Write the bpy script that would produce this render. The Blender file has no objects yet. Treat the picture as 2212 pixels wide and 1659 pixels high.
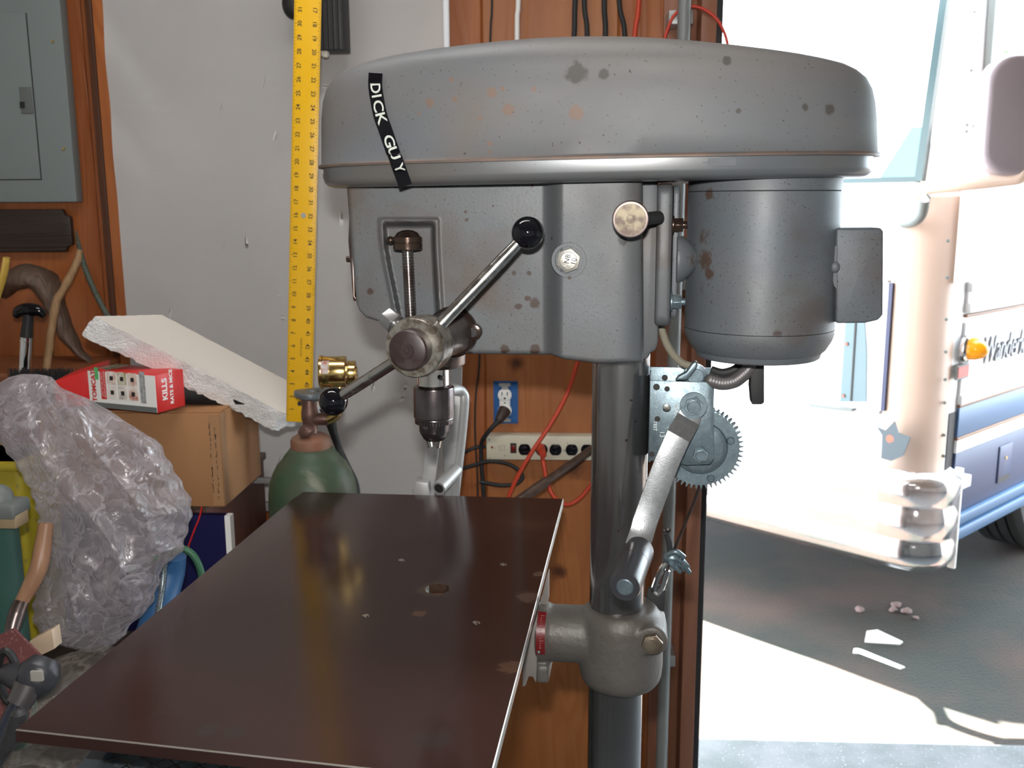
import bpy, bmesh, math, random
import numpy as np
from mathutils import Vector, Matrix, noise
from mathutils.bvhtree import BVHTree
from math import sin, cos, pi, radians
random.seed(7)
SC = bpy.context.scene
COL = SC.collection

# ---------------------------------------------------------------- camera, sky, sun, flash, exposure
FPX, CX, CY = 2100.0, 1106.0, 829.5
TH, RO, PSI = radians(10.6), .005, radians(-3)
CAM = np.array([0, 0, 1.55])
_F = np.array([sin(PSI)*cos(TH), cos(PSI)*cos(TH), -sin(TH)])
_R = np.array([cos(PSI), -sin(PSI), 0.]); _U = np.cross(_R, _F)
_R2 = _R*cos(RO) - _U*sin(RO); _U2 = _U*cos(RO) + _R*sin(RO)
cd = bpy.data.cameras.new('camera'); cam = bpy.data.objects.new('camera', cd); COL.objects.link(cam)
cam.matrix_world = Matrix(((_R2[0], _U2[0], -_F[0], 0), (_R2[1], _U2[1], -_F[1], 0), (_R2[2], _U2[2], -_F[2], 1.55), (0, 0, 0, 1)))
cd.sensor_width = 36; cd.lens = FPX/2212*36; cd.clip_start = .02
SC.camera = cam
cd.dof.use_dof = True; cd.dof.focus_distance = 1.25; cd.dof.aperture_fstop = 9

w = bpy.data.worlds.new('sky'); SC.world = w; w.use_nodes = True
w.node_tree.nodes['Background'].inputs[0].default_value = (.78, .89, 1, 1)
w.node_tree.nodes['Background'].inputs[1].default_value = 15.0
sd = bpy.data.lights.new('sun', 'SUN'); sd.energy = 110; sd.angle = .009; sd.color = (1, .97, .93)
sun = bpy.data.objects.new('sun', sd); COL.objects.link(sun)
sdir = Vector((.028, -.212, -1)).normalized()
sun.rotation_euler = sdir.to_track_quat('-Z', 'Y').to_euler()
fd = bpy.data.lights.new('camera_flash', 'AREA'); fd.energy = 16.5; fd.shape = 'RECTANGLE'; fd.size = .04; fd.size_y = .02; fd.color = (1, .975, .94)
fl = bpy.data.objects.new('camera_flash', fd); COL.objects.link(fl)
fl.matrix_world = cam.matrix_world.copy(); fl.location = Vector(CAM - _R*.012 + _U*.085)
ld = bpy.data.lights.new('added_fill_light', 'AREA'); ld.energy = 13; ld.shape = 'RECTANGLE'; ld.size = 1.2; ld.size_y = .16; ld.color = (1, .98, .96)
lo = bpy.data.objects.new('added_fill_light', ld); COL.objects.link(lo); lo.location = (-.45, 1.25, 2.66)  # unseen overhead fill, added to brighten the back wall; no fixture modelled
vs = SC.view_settings; vs.view_transform = 'Standard'; vs.look = 'None'; vs.gamma = 1; vs.use_curve_mapping = False; vs.exposure = 0.0

def ray(x, y): return _F + _R2*(x-CX)/FPX - _U2*(y-CY)/FPX

class Frame:
    """local frame of a thing: turns a photograph pixel plus one known local coordinate into a local point"""
    def __init__(s, o, rz=0.):
        s.o = np.array(o, float); s.ex = np.array([cos(rz), sin(rz), 0]); s.ey = np.array([-sin(rz), cos(rz), 0]); s.rz = rz
        s.ez = np.array([0, 0, 1.])
    def _p(s, x, y, n, v):
        r = ray(x, y); t = (v-(CAM-s.o)@n)/(r@n); p = CAM+r*t-s.o
        return Vector((p@s.ex, p@s.ey, p[2]))
    def X(s, x, y, v): return s._p(x, y, s.ex, v)
    def Y(s, x, y, v): return s._p(x, y, s.ey, v)
    def Z(s, x, y, v): return s._p(x, y, s.ez, v)
    def W(s, x, y, wy):                      # point on the world plane Y = wy
        r = ray(x, y); t = (wy-CAM[1])/r[1]; p = CAM+r*t-s.o
        return Vector((p@s.ex, p@s.ey, p[2]))
    def loc_ray(s, x, y):
        r = ray(x, y); c = CAM-s.o
        return Vector((c@s.ex, c@s.ey, c[2])), Vector((r@s.ex, r@s.ey, r[2]))

# ---------------------------------------------------------------- materials
def mat(name, col, rough=.5, metal=0., col2=None, ns=12., lo=.35, hi=.65, stretch=(1, 1, 1), bump=0., bs=60., specks=None, rust=None,
        spots=None, spotcol=(.25, .1, .045), trans=0., coat=0., emit=None, spec=.5, detail=4., rvar=0.):
    m = bpy.data.materials.new(name); m.use_nodes = True; nt = m.node_tree; N = nt.nodes; L = nt.links
    b = N['Principled BSDF']
    def S(k, v): b.inputs[k].default_value = v
    S('Base Color', (*col, 1)); S('Roughness', rough); S('Metallic', metal); S('Coat Weight', coat); S('Coat Roughness', .08); S('Specular IOR Level', spec)
    if trans: S('Transmission Weight', trans)
    if emit: S('Emission Color', (*col, 1)); S('Emission Strength', emit)
    tc = N.new('ShaderNodeTexCoord'); mp = N.new('ShaderNodeMapping'); mp.inputs['Scale'].default_value = stretch
    L.new(tc.outputs['Object'], mp.inputs[0])
    def nz(scale, det=4., d=0., raw=False):
        n = N.new('ShaderNodeTexNoise'); n.inputs['Scale'].default_value = scale; n.inputs['Detail'].default_value = det; n.inputs['Distortion'].default_value = d
        L.new(tc.outputs['Object'] if raw else mp.outputs[0], n.inputs['Vector']); return n.outputs[0]
    def ramp(x, a, c):
        r = N.new('ShaderNodeMapRange'); r.inputs[1].default_value = a; r.inputs[2].default_value = c; L.new(x, r.inputs[0]); return r.outputs[0]
    def mix(f, a, c):
        x = N.new('ShaderNodeMix'); x.data_type = 'RGBA'; L.new(f, x.inputs[0])
        if isinstance(a, tuple): x.inputs[6].default_value = (*a, 1)
        else: L.new(a, x.inputs[6])
        if isinstance(c, tuple): x.inputs[7].default_value = (*c, 1)
        else: L.new(c, x.inputs[7])
        return x.outputs[2]
    cur = None
    if col2: cur = mix(ramp(nz(ns, detail), lo, hi), col, col2)
    if rust:                                  # (colour, scale, low, high)
        f = ramp(nz(rust[1], 6., .6, True), rust[2], rust[3]); cur = mix(f, cur or col, rust[0])
    if specks:
        f = ramp(nz(specks[1], 2., 0, True), specks[2], specks[2]+.05); cur = mix(f, cur or col, specks[0])
    for sp in (spots or []):
        p, r = sp[0], sp[1]; c = sp[2] if len(sp) > 2 else spotcol
        d = N.new('ShaderNodeVectorMath'); d.operation = 'DISTANCE'; L.new(tc.outputs['Object'], d.inputs[0]); d.inputs[1].default_value = p
        j = N.new('ShaderNodeMath'); j.operation = 'MULTIPLY_ADD'; L.new(nz(150., 4., 0, True), j.inputs[0]); j.inputs[1].default_value = r*1.2; L.new(d.outputs['Value'], j.inputs[2])
        f = ramp(j.outputs[0], r*1.75, r*1.35); cur = mix(f, cur or col, c)
    if cur: L.new(cur, b.inputs['Base Color'])
    if rvar:
        r = N.new('ShaderNodeMapRange'); r.inputs[1].default_value = .3; r.inputs[2].default_value = .7; r.inputs[3].default_value = max(.03, rough-rvar); r.inputs[4].default_value = rough+rvar
        L.new(nz(ns*1.7, 5.), r.inputs[0]); L.new(r.outputs[0], b.inputs['Roughness'])
    if bump:
        bn = N.new('ShaderNodeBump'); bn.inputs['Strength'].default_value = 1; bn.inputs['Distance'].default_value = bump
        L.new(nz(bs, 3.), bn.inputs['Height']); L.new(bn.outputs[0], b.inputs['Normal'])
    return m

def wood(name, c1, c2, c3, axis='z', rough=.45, ns=5., knots=()):
    m = bpy.data.materials.new(name); m.use_nodes = True; nt = m.node_tree; N = nt.nodes; L = nt.links; b = N['Principled BSDF']
    b.inputs['Roughness'].default_value = rough
    tc = N.new('ShaderNodeTexCoord'); mp = N.new('ShaderNodeMapping')
    mp.inputs['Scale'].default_value = {'z': (1, 1, .09), 'x': (.09, 1, 1), 'y': (1, .09, 1)}[axis]
    L.new(tc.outputs['Object'], mp.inputs[0])
    n1 = N.new('ShaderNodeTexNoise'); n1.inputs['Scale'].default_value = ns; n1.inputs['Detail'].default_value = 3; n1.inputs['Distortion'].default_value = .6; L.new(mp.outputs[0], n1.inputs[0])
    # growth rings: bands of a slow noise field
    mu = N.new('ShaderNodeMath'); mu.operation = 'MULTIPLY'; mu.inputs[1].default_value = 34; L.new(n1.outputs[0], mu.inputs[0])
    fr = N.new('ShaderNodeMath'); fr.operation = 'PINGPONG'; fr.inputs[1].default_value = 1; L.new(mu.outputs[0], fr.inputs[0])
    mx = N.new('ShaderNodeMix'); mx.data_type = 'RGBA'; mx.inputs[6].default_value = (*c1, 1); mx.inputs[7].default_value = (*c2, 1); L.new(fr.outputs[0], mx.inputs[0])
    n2 = N.new('ShaderNodeTexNoise'); n2.inputs['Scale'].default_value = ns*.8; n2.inputs['Detail'].default_value = 5; L.new(mp.outputs[0], n2.inputs[0])
    r2 = N.new('ShaderNodeMapRange'); r2.inputs[1].default_value = .45; r2.inputs[2].default_value = .75; L.new(n2.outputs[0], r2.inputs[0])
    m2 = N.new('ShaderNodeMix'); m2.data_type = 'RGBA'; L.new(r2.outputs[0], m2.inputs[0]); L.new(mx.outputs[2], m2.inputs[6]); m2.inputs[7].default_value = (*c3, 1)
    cur = m2.outputs[2]
    for (p, r) in knots:
        sc = N.new('ShaderNodeVectorMath'); sc.operation = 'DISTANCE'; L.new(tc.outputs['Object'], sc.inputs[0]); sc.inputs[1].default_value = p
        n3 = N.new('ShaderNodeTexNoise'); n3.inputs['Scale'].default_value = 40; L.new(tc.outputs['Object'], n3.inputs[0])
        j = N.new('ShaderNodeMath'); j.operation = 'MULTIPLY_ADD'; j.inputs[1].default_value = r; L.new(n3.outputs[0], j.inputs[0]); L.new(sc.outputs['Value'], j.inputs[2])
        rr = N.new('ShaderNodeMapRange'); rr.inputs[1].default_value = r*1.7; rr.inputs[2].default_value = r*.8; L.new(j.outputs[0], rr.inputs[0])
        x = N.new('ShaderNodeMix'); x.data_type = 'RGBA'; L.new(rr.outputs[0], x.inputs[0]); L.new(cur, x.inputs[6]); x.inputs[7].default_value = (.09, .025, .01, 1); cur = x.outputs[2]
    L.new(cur, b.inputs['Base Color'])
    bn = N.new('ShaderNodeBump'); bn.inputs['Distance'].default_value = .0006; L.new(fr.outputs[0], bn.inputs['Height']); L.new(bn.outputs[0], b.inputs['Normal'])
    return m

def film(name, col=(.8, .78, .82), alpha=.62):
    m = bpy.data.materials.new(name); m.use_nodes = True; nt = m.node_tree; N = nt.nodes; L = nt.links; N.remove(N['Principled BSDF'])
    out = N['Material Output']; t = N.new('ShaderNodeBsdfTransparent'); d = N.new('ShaderNodeBsdfDiffuse'); tr = N.new('ShaderNodeBsdfTranslucent'); g = N.new('ShaderNodeBsdfGlossy')
    d.inputs[0].default_value = (*col, 1); tr.inputs[0].default_value = (*col, 1); g.inputs['Roughness'].default_value = .24; g.inputs[0].default_value = (1, 1, 1, 1)
    a = N.new('ShaderNodeMixShader'); a.inputs[0].default_value = .35; L.new(d.outputs[0], a.inputs[1]); L.new(tr.outputs[0], a.inputs[2])
    b = N.new('ShaderNodeMixShader'); b.inputs[0].default_value = .14; L.new(a.outputs[0], b.inputs[1]); L.new(g.outputs[0], b.inputs[2])
    tc = N.new('ShaderNodeTexCoord'); n = N.new('ShaderNodeTexNoise'); n.inputs['Scale'].default_value = 14; n.inputs['Detail'].default_value = 6; n.inputs['Distortion'].default_value = 1.5; L.new(tc.outputs['Object'], n.inputs[0])
    wv = N.new('ShaderNodeVectorMath'); wv.operation = 'MULTIPLY_ADD'; L.new(n.outputs['Color'], wv.inputs[0]); wv.inputs[1].default_value = (.12, .12, .12); L.new(tc.outputs['Object'], wv.inputs[2])
    rot = N.new('ShaderNodeMapping'); rot.inputs['Rotation'].default_value = (0, .6, 0); rot.inputs['Scale'].default_value = (1.3, 1, .6); L.new(wv.outputs[0], rot.inputs[0])
    vo = N.new('ShaderNodeTexVoronoi'); vo.feature = 'DISTANCE_TO_EDGE'; vo.inputs['Scale'].default_value = 15; L.new(rot.outputs[0], vo.inputs['Vector'])
    r = N.new('ShaderNodeMapRange'); r.inputs[1].default_value = 0; r.inputs[2].default_value = .10; r.inputs[3].default_value = min(1, alpha+.35); r.inputs[4].default_value = alpha; L.new(vo.outputs[0], r.inputs[0])
    bu = N.new('ShaderNodeBump'); bu.inputs['Strength'].default_value = .9; bu.inputs['Distance'].default_value = .012; L.new(vo.outputs[0], bu.inputs['Height'])
    for s in (d, tr, g): L.new(bu.outputs[0], s.inputs['Normal'])
    c = N.new('ShaderNodeMixShader'); L.new(r.outputs[0], c.inputs[0]); L.new(t.outputs[0], c.inputs[1]); L.new(b.outputs[0], c.inputs[2]); L.new(c.outputs[0], out.inputs[0])
    return m

# ---------------------------------------------------------------- mesh helpers
def tag(o, label=None, cat=None, group=None, kind=None):
    if label: o['label'] = label
    if cat: o['category'] = cat
    if group: o['group'] = group
    if kind: o['kind'] = kind
    return o

def thing(name, label, cat, loc=(0, 0, 0), rz=0., group=None):
    o = bpy.data.objects.new(name, None); COL.objects.link(o); o.location = loc; o.rotation_euler = (0, 0, rz); o.empty_display_size = .05
    return tag(o, label, cat, group)

def new(): return bmesh.new()

def obj(name, bm, m, parent=None, sharp=35, bevel=0., bseg=2, label=None, loc=None, bang=40, flat=False):
    if bevel:
        bm.normal_update()
        es = [e for e in bm.edges if len(e.link_faces) == 2 and e.calc_face_angle(0) > radians(bang)]
        bmesh.ops.bevel(bm, geom=es, offset=bevel, segments=bseg, affect='EDGES', profile=.5, clamp_overlap=True)
    bm.normal_update()
    for f in bm.faces: f.smooth = not flat
    for e in bm.edges:
        if len(e.link_faces) == 2 and e.calc_face_angle(0) > radians(sharp): e.smooth = False
    me = bpy.data.meshes.new(name); bm.to_mesh(me); bm.free()
    for k in (m if isinstance(m, (list, tuple)) else [m]): me.materials.append(k)
    o = bpy.data.objects.new(name, me); COL.objects.link(o)
    if parent: o.parent = parent
    if loc is not None: o.location = loc
    if label: o['label'] = label
    return o

def copy_tree(o, parent=None):
    c = o.copy(); COL.objects.link(c); c.parent = parent
    for ch in list(o.children): copy_tree(ch, c)
    return c

def box(bm, a, b, mi=0):
    x0, x1 = sorted((a[0], b[0])); y0, y1 = sorted((a[1], b[1])); z0, z1 = sorted((a[2], b[2]))
    v = [bm.verts.new(p) for p in ((x0,y0,z0),(x1,y0,z0),(x1,y1,z0),(x0,y1,z0),(x0,y0,z1),(x1,y0,z1),(x1,y1,z1),(x0,y1,z1))]
    for f in ((0,3,2,1),(4,5,6,7),(0,1,5,4),(1,2,6,5),(2,3,7,6),(3,0,4,7)): bm.faces.new([v[i] for i in f]).material_index = mi
    return v

def hexa(bm, lo4, hi4, mi=0):
    v = [bm.verts.new(p) for p in list(lo4)+list(hi4)]
    for f in ((3,2,1,0),(4,5,6,7),(0,1,5,4),(1,2,6,5),(2,3,7,6),(3,0,4,7)): bm.faces.new([v[i] for i in f]).material_index = mi
    bmesh.ops.recalc_face_normals(bm, faces=bm.faces[:])
    return v

def frame_of(d):
    d = Vector(d).normalized(); a = Vector((0, 0, 1)) if abs(d.z) < .9 else Vector((1, 0, 0))
    u = d.cross(a).normalized(); return d, u, d.cross(u)

def cyl(bm, p0, p1, r0, r1=None, seg=24, mi=0, ph=0.):
    r1 = r0 if r1 is None else r1; p0 = Vector(p0); p1 = Vector(p1); d, u, v = frame_of(p1-p0)
    A = []; B = []
    for k in range(seg):
        t = 2*pi*k/seg+ph; q = u*cos(t)+v*sin(t); A.append(bm.verts.new(p0+q*r0)); B.append(bm.verts.new(p1+q*r1))
    for k in range(seg): bm.faces.new([A[k], B[k], B[(k+1) % seg], A[(k+1) % seg]]).material_index = mi
    bm.faces.new(A).material_index = mi; bm.faces.new(B[::-1]).material_index = mi
    bmesh.ops.recalc_face_normals(bm, faces=bm.faces[:])

def rev(bm, o, d, prof, seg=32, mi=0):
    """revolve (distance along d, radius) pairs; ends are capped"""
    o = Vector(o); d, u, v = frame_of(d); R = []
    for (h, r) in prof: R.append([bm.verts.new(o+d*h+(u*cos(2*pi*k/seg)+v*sin(2*pi*k/seg))*r) for k in range(seg)])
    for a, b in zip(R, R[1:]):
        for k in range(seg): bm.faces.new([a[k], b[k], b[(k+1) % seg], a[(k+1) % seg]]).material_index = mi
    bm.faces.new(R[0]).material_index = mi; bm.faces.new(R[-1][::-1]).material_index = mi
    bmesh.ops.recalc_face_normals(bm, faces=bm.faces[:])

def spline(pts, n=8):
    P = [Vector(p) for p in pts]
    if len(P) < 3: return P
    Q = [P[0]*2-P[1]]+P+[P[-1]*2-P[-2]]; out = []
    for i in range(1, len(Q)-2):
        a, b, c, d = Q[i-1:i+3]
        for k in range(n):
            t = k/n; out.append(.5*((2*b)+(c-a)*t+(2*a-5*b+4*c-d)*t*t+(3*b-a-3*c+d)*t**3))
    return out+[P[-1]]

def tube(bm, pts, r, seg=10, n=8, flat=1., mi=0):
    """r is a number or one radius per control point"""
    P = spline(pts, n)
    if isinstance(r, (int, float)): R = [r]*len(P)
    else: R = [float(x) for x in np.interp(np.linspace(0, len(r)-1, len(P)), range(len(r)), r)]
    rings = []; d, u, v = frame_of(P[1]-P[0])
    for i, p in enumerate(P):
        t = (P[min(i+1, len(P)-1)]-P[max(i-1, 0)]).normalized(); u = (u-t*u.dot(t)).normalized(); v = t.cross(u)
        rings.append([bm.verts.new(p+(u*cos(2*pi*k/seg)+v*sin(2*pi*k/seg)*flat)*R[i]) for k in range(seg)])
    for a, b in zip(rings, rings[1:]):
        for k in range(seg): bm.faces.new([a[k], a[(k+1) % seg], b[(k+1) % seg], b[k]]).material_index = mi
    bm.faces.new(rings[0][::-1]).material_index = mi; bm.faces.new(rings[-1]).material_index = mi

def sph(bm, c, r, sc=(1, 1, 1), seg=32, mi=0):
    x = bmesh.ops.create_uvsphere(bm, u_segments=seg, v_segments=seg//2, radius=r)
    for v in x['verts']: v.co = Vector((v.co.x*sc[0], v.co.y*sc[1], v.co.z*sc[2]))+Vector(c)
    for f in {f for v in x['verts'] for f in v.link_faces}: f.material_index = mi

def prism(bm, front, back, mi=0):
    A = [bm.verts.new(p) for p in front]; B = [bm.verts.new(p) for p in back]; n = len(A)
    fs = [bm.faces.new(A), bm.faces.new(B[::-1])]+[bm.faces.new([A[k], B[k], B[(k+1) % n], A[(k+1) % n]]) for k in range(n)]
    for f in fs: f.material_index = mi
    bmesh.ops.recalc_face_normals(bm, faces=fs)

def poly(bm, fr, px, y0, y1, mi=0):
    """polygon traced in pixels on the local plane y = y0, given real thickness back to y1"""
    A = [fr.Y(x, y, y0) for x, y in px]; prism(bm, A, [Vector((p.x, y1, p.z)) for p in A], mi)

def rrect(x0, y0, x1, y1, r, n=5):
    out = []
    for (cx, cy, a0) in ((x1-r, y1-r, 0), (x0+r, y1-r, 90), (x0+r, y0+r, 180), (x1-r, y0+r, 270)):
        for k in range(n+1):
            a = radians(a0+90*k/n); out.append((cx+r*cos(a), cy+r*sin(a)))
    return out

def text_mesh(s, size, bold=0.):
    cu = bpy.data.curves.new('t', 'FONT'); cu.body = s; cu.size = size; cu.align_x = 'CENTER'; cu.align_y = 'CENTER'; cu.offset = bold; cu.resolution_u = 3
    o = bpy.data.objects.new('t', cu); COL.objects.link(o); dg = bpy.context.evaluated_depsgraph_get(); dg.update()
    me = bpy.data.meshes.new_from_object(o.evaluated_get(dg)); bpy.data.objects.remove(o)
    V = [v.co.copy() for v in me.vertices]; Fs = [list(p.vertices) for p in me.polygons]; bpy.data.meshes.remove(me); return V, Fs

def put_text(bm, s, size, org, du, dv, bold=0., mi=0):
    V, Fs = text_mesh(s, size, bold); org = Vector(org); du = Vector(du).normalized(); dv = Vector(dv).normalized(); n = du.cross(dv)
    vv = [bm.verts.new(org+du*v.x+dv*v.y) for v in V]
    for f in Fs:
        try: bm.faces.new([vv[i] for i in f]).material_index = mi
        except ValueError: pass

def piece(name, bm, a, b, m, parent): return obj(name, bm, m, parent)
def ss(a, b, x):
    t = min(1, max(0, (x-a)/(b-a))); return t*t*(3-2*t)
def lerp(a, b, t): return a+(b-a)*t
def interp(x, pts): return float(np.interp(x, [p[0] for p in pts], [p[1] for p in pts]))

# ---------------------------------------------------------------- palette
M = {}
M['panel_grey'] = mat('panel_grey', (.20, .235, .235), .45, bump=.0001, bs=300)
M['white_sheet'] = mat('white_sheet', (.87, .87, .87), .65, col2=(.80, .80, .79), ns=2.5)
M['yellow'] = mat('yellow', (.76, .43, .012), .32, specks=((.3, .2, .03), 180, .74), rvar=.08, ns=8)
M['black'] = mat('black', (.012, .012, .013), .5)
M['glossblack'] = mat('gloss_black', (.004, .004, .006), .06)
M['rubber'] = mat('rubber', (.02, .021, .022), .65)
M['foam'] = mat('foam', (.60, .55, .49), .8, bump=.0006, bs=160)
M['foamcut'] = mat('foam_cut_edge', (.86, .85, .84), .85, bump=.004, bs=190)
M['card'] = mat('cardboard', (.36, .18, .075), .75, col2=(.31, .15, .06), ns=6, stretch=(1, 1, .3))
M['cardtape'] = mat('cardboard_tape', (.36, .20, .10), .3)
M['ink'] = mat('ink', (.015, .012, .012), .6)
M['red'] = mat('red', (.62, .02, .02), .4)
M['white'] = mat('white', (.82, .82, .80), .45)
M['cream'] = mat('cream', (.62, .58, .46), .45, specks=((.3, .26, .18), 90, .7))
M['silver'] = mat('silver_paint', (.36, .36, .355), .4, .3, bump=.0001, bs=90, specks=((.15, .14, .13), 120, .7))
M['chrome'] = mat('chrome', (.8, .8, .82), .08, 1.)
M['steel'] = mat('steel', (.55, .54, .52), .24, 1., rvar=.08, ns=40)
M['darksteel'] = mat('dark_steel', (.16, .13, .125), .32, .85, col2=(.09, .06, .05), ns=25)
M['zinc'] = mat('zinc_plate', (.20, .265, .295), .40, .7, col2=(.16, .21, .24), ns=90, rvar=.08, bump=.0001, bs=600, specks=((.5, .6, .62), 700, .68))  # pale specks paint the plate's sparkle into its colour
M['zincbright'] = mat('zinc_arm', (.36, .37, .385), .34, .8, col2=(.31, .32, .33), ns=160, bump=.00012, bs=700, specks=((.16, .16, .165), 600, .66))
M['bluebox'] = mat('blue_outlet_box', (.01, .10, .32), .4)
M['orange'] = mat('orange_cord', (.55, .055, .022), .45)
M['hosegreen'] = mat('green_hose', (.03, .12, .06), .5)
M['rustpipe'] = mat('rusty_pipe', (.10, .06, .045), .5, .3, col2=(.05, .03, .02), ns=40)
M['brass'] = mat('brass', (.78, .56, .22), .18, 1.)
M['tankgreen'] = mat('tank_green', (.020, .062, .028), .5, col2=(.075, .075, .05), ns=9, rust=((.16, .17, .12), 12, .56, .68), bump=.0006, bs=40)
M['tankrust'] = mat('tank_collar_rust', (.21, .075, .035), .6, col2=(.16, .10, .07), ns=20, bump=.0005, bs=80)
M['valve'] = mat('valve_bronze', (.19, .11, .09), .45, .6, col2=(.12, .06, .05), ns=30)
M['teal'] = mat('teal_enamel', (.03, .085, .07), .4)
M['tubyellow'] = mat('yellow_plastic', (.30, .24, .015), .4, specks=((.2, .17, .03), 60, .68))
M['navy'] = mat('navy_board', (.008, .008, .06), .4)
M['bluehose'] = mat('blue_sleeve', (.02, .09, .22), .5)
M['maroon'] = mat('maroon_sheet', (.12, .035, .035), .6, specks=((.2, .1, .09), 200, .6))
M['handlewood'] = wood('handle_wood', (.30, .16, .09), (.26, .13, .07), (.2, .1, .05), 'z')
M['palewood'] = wood('pale_wood', (.62, .48, .34), (.55, .42, .30), (.45, .33, .22), 'x')
M['drift'] = wood('weathered_wood', (.13, .08, .055), (.08, .05, .034), (.04, .025, .018), 'z', .55, 9)
M['stick'] = wood('bent_stick', (.34, .21, .10), (.28, .16, .075), (.20, .11, .05), 'z', .6, 14)
M['plaque'] = wood('dark_plaque', (.035, .019, .014), (.024, .014, .01), (.018, .01, .007), 'x', .5, 9)
M['bench'] = wood('bench_wood', (.03, .02, .015), (.02, .014, .01), (.015, .01, .008), 'y', .6)
M['chest'] = wood('chest_wood', (.11, .03, .014), (.08, .022, .01), (.05, .014, .008), 'z', .5)
M['shelfwood'] = wood('shelf_wood', (.26, .09, .035), (.2, .065, .025), (.13, .04, .018), 'x', .5)
M['greypaint'] = mat('grey_paint', (.13, .145, .14), .5)
M['film'] = film('bag_film', (.52, .47, .50), .40)
M['film2'] = film('clear_plastic', (.28, .25, .22), .16)
M['asphalt'] = mat('asphalt', (.046, .026, .018), .9, col2=(.012, .014, .009), ns=1.3, lo=.40, hi=.58, bump=.004, bs=90, specks=((.11, .10, .10), 160, .72))
M['concrete'] = mat('concrete', (.135, .14, .145), .75, col2=(.09, .10, .098), ns=9, bump=.0006, bs=70, specks=((.3, .3, .3), 150, .66))
M['drywall'] = mat('inner_wall', (.70, .67, .62), .8, bump=.0004, bs=30)
M['joist'] = mat('ceiling_board', (.36, .30, .24), .8, bump=.0004, bs=30)
M['conduit'] = mat('conduit_grey', (.23, .24, .235), .4, .2)
M['trimwood'] = wood('jamb_wood', (.30, .13, .075), (.25, .10, .055), (.17, .07, .04), 'z', .5)

# ================================================================ the setting
G = Frame((0, 0, 0))
WY = 2.335                                   # face of the pine boards on the back wall
def struct(name, bm, m, **k): return tag(obj(name, bm, m, **k), kind='structure')
b = new(); box(b, (-2.2, -2.6, -.1), (4.4, 2.62, 0)); struct('floor', b, M['concrete'])
b = new(); box(b, (-2.3, 2.45, 0), (.30, 2.47, 2.9)); box(b, (.30, 2.45, 2.44), (4.5, 2.47, 2.9)); box(b, (3.6, 2.45, 0), (6, 2.47, 2.9)); struct('wall_outside', b, mat('siding', (.72, .70, .66), .7))
b = new(); box(b, (-9, 2.62, -.12), (14, 16, -.012)); struct('driveway', b, M['asphalt'])
b = new(); box(b, (-2.2, -2.6, 2.7), (4.4, 2.45, 2.8)); struct('ceiling', b, M['joist'])
b = new(); box(b, (-2.3, -2.6, 0), (-2.2, 2.45, 2.7)); struct('wall_left', b, M['drywall'])
b = new(); box(b, (4.4, -2.6, 0), (4.5, 2.45, 2.7)); struct('wall_right', b, M['drywall'])
b = new(); box(b, (-2.3, -2.7, 0), (4.5, -2.6, 2.7)); struct('wall_front', b, M['drywall'])
b = new(); box(b, (-2.2, 2.35, 0), (.30, 2.45, 2.7)); box(b, (.30, 2.35, 2.32), (4.4, 2.45, 2.7)); box(b, (3.6, 2.35, 0), (4.4, 2.45, 2.32))
wall = struct('wall_back', b, M['trimwood'])
pine = wood('pine_board', (.36, .115, .030), (.31, .09, .023), (.20, .05, .013), 'z', .38, 6, knots=[(tuple(G.W(1110, 785, WY)), .022), (tuple(G.W(1215, 1245, WY)), .03), (tuple(G.W(1155, 1060, WY)), .03)])
pine2 = wood('pine_board_light', (.40, .15, .045), (.35, .12, .033), (.25, .075, .02), 'z', .4, 6, knots=[(tuple(G.W(1208, 1235, WY)), .022), (tuple(G.W(1240, 1010, WY)), .028), (tuple(G.W(1115, 785, WY)), .02)])
e0 = G.W(1049, 900, WY).x
for k in range(-7, 2):
    xa = e0+k*.313; xb = min(xa+.313, .30)
    if xa < -2.2: xa = -2.2
    b = new(); box(b, (xa+.0005, WY, .0), (xb-.0005, 2.35, 2.7)); dz = [0, .9, 2.3, 1.4, .4, 3.1, 1.9, 0, 0][k+7]
    if k not in (0,):
        for v in b.verts: v.co.z -= dz
        obj('plank', b, pine, wall, bevel=.0035, bseg=1, loc=(0, 0, dz))
    else: obj('plank', b, pine2, wall, bevel=.0035, bseg=1)
# stud at the left edge of the sheet: a dark strip painted in for the shaded gap, then an orange edge board
def strip(name, m, x0, x1, ybot, ytop, y0, y1, lab=None):
    b = new(); a = G.W(x0, 0, y0); c = G.W(x1, 0, y0); box(b, (a.x, y0, ybot), (c.x, y1, ytop)); return struct(name, b, m, bevel=.002)
strip('trim_1', wood('stud_wood', (.42, .135, .035), (.34, .10, .026), (.16, .045, .014), 'z', .4, 7), 197, 226, .02, 2.66, 2.27, WY)
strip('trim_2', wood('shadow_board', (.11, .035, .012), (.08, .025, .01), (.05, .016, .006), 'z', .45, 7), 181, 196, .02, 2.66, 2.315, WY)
# door jamb: pine trim, then a black weather strip, with the steel conduit clipped beside it
b = new(); box(b, (.30, 2.25, 0), (.333, 2.45, 2.32)); box(b, (.225, 2.32, 0), (.30, 2.335, 2.66)); struct('door_1', b, M['trimwood'], bevel=.002)
b = new(); box(b, (.333, 2.262, 0.0), (.349, 2.42, 2.32)); struct('trim_3', b, M['rubber'], bevel=.003)
b = new(); box(b, (.349, 2.40, 2.24), (3.6, 2.44, 2.32)); struct('trim_4', b, M['rubber'])
b = new(); box(b, (.0, 2.45, 2.36), (4.6, 3.12, 2.42)); struct('trim_5', b, M['joist'])
b = new(); box(b, (.349, 2.34, 0), (3.6, 2.62, .012)); struct('trim_6', b, M['concrete'])

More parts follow.
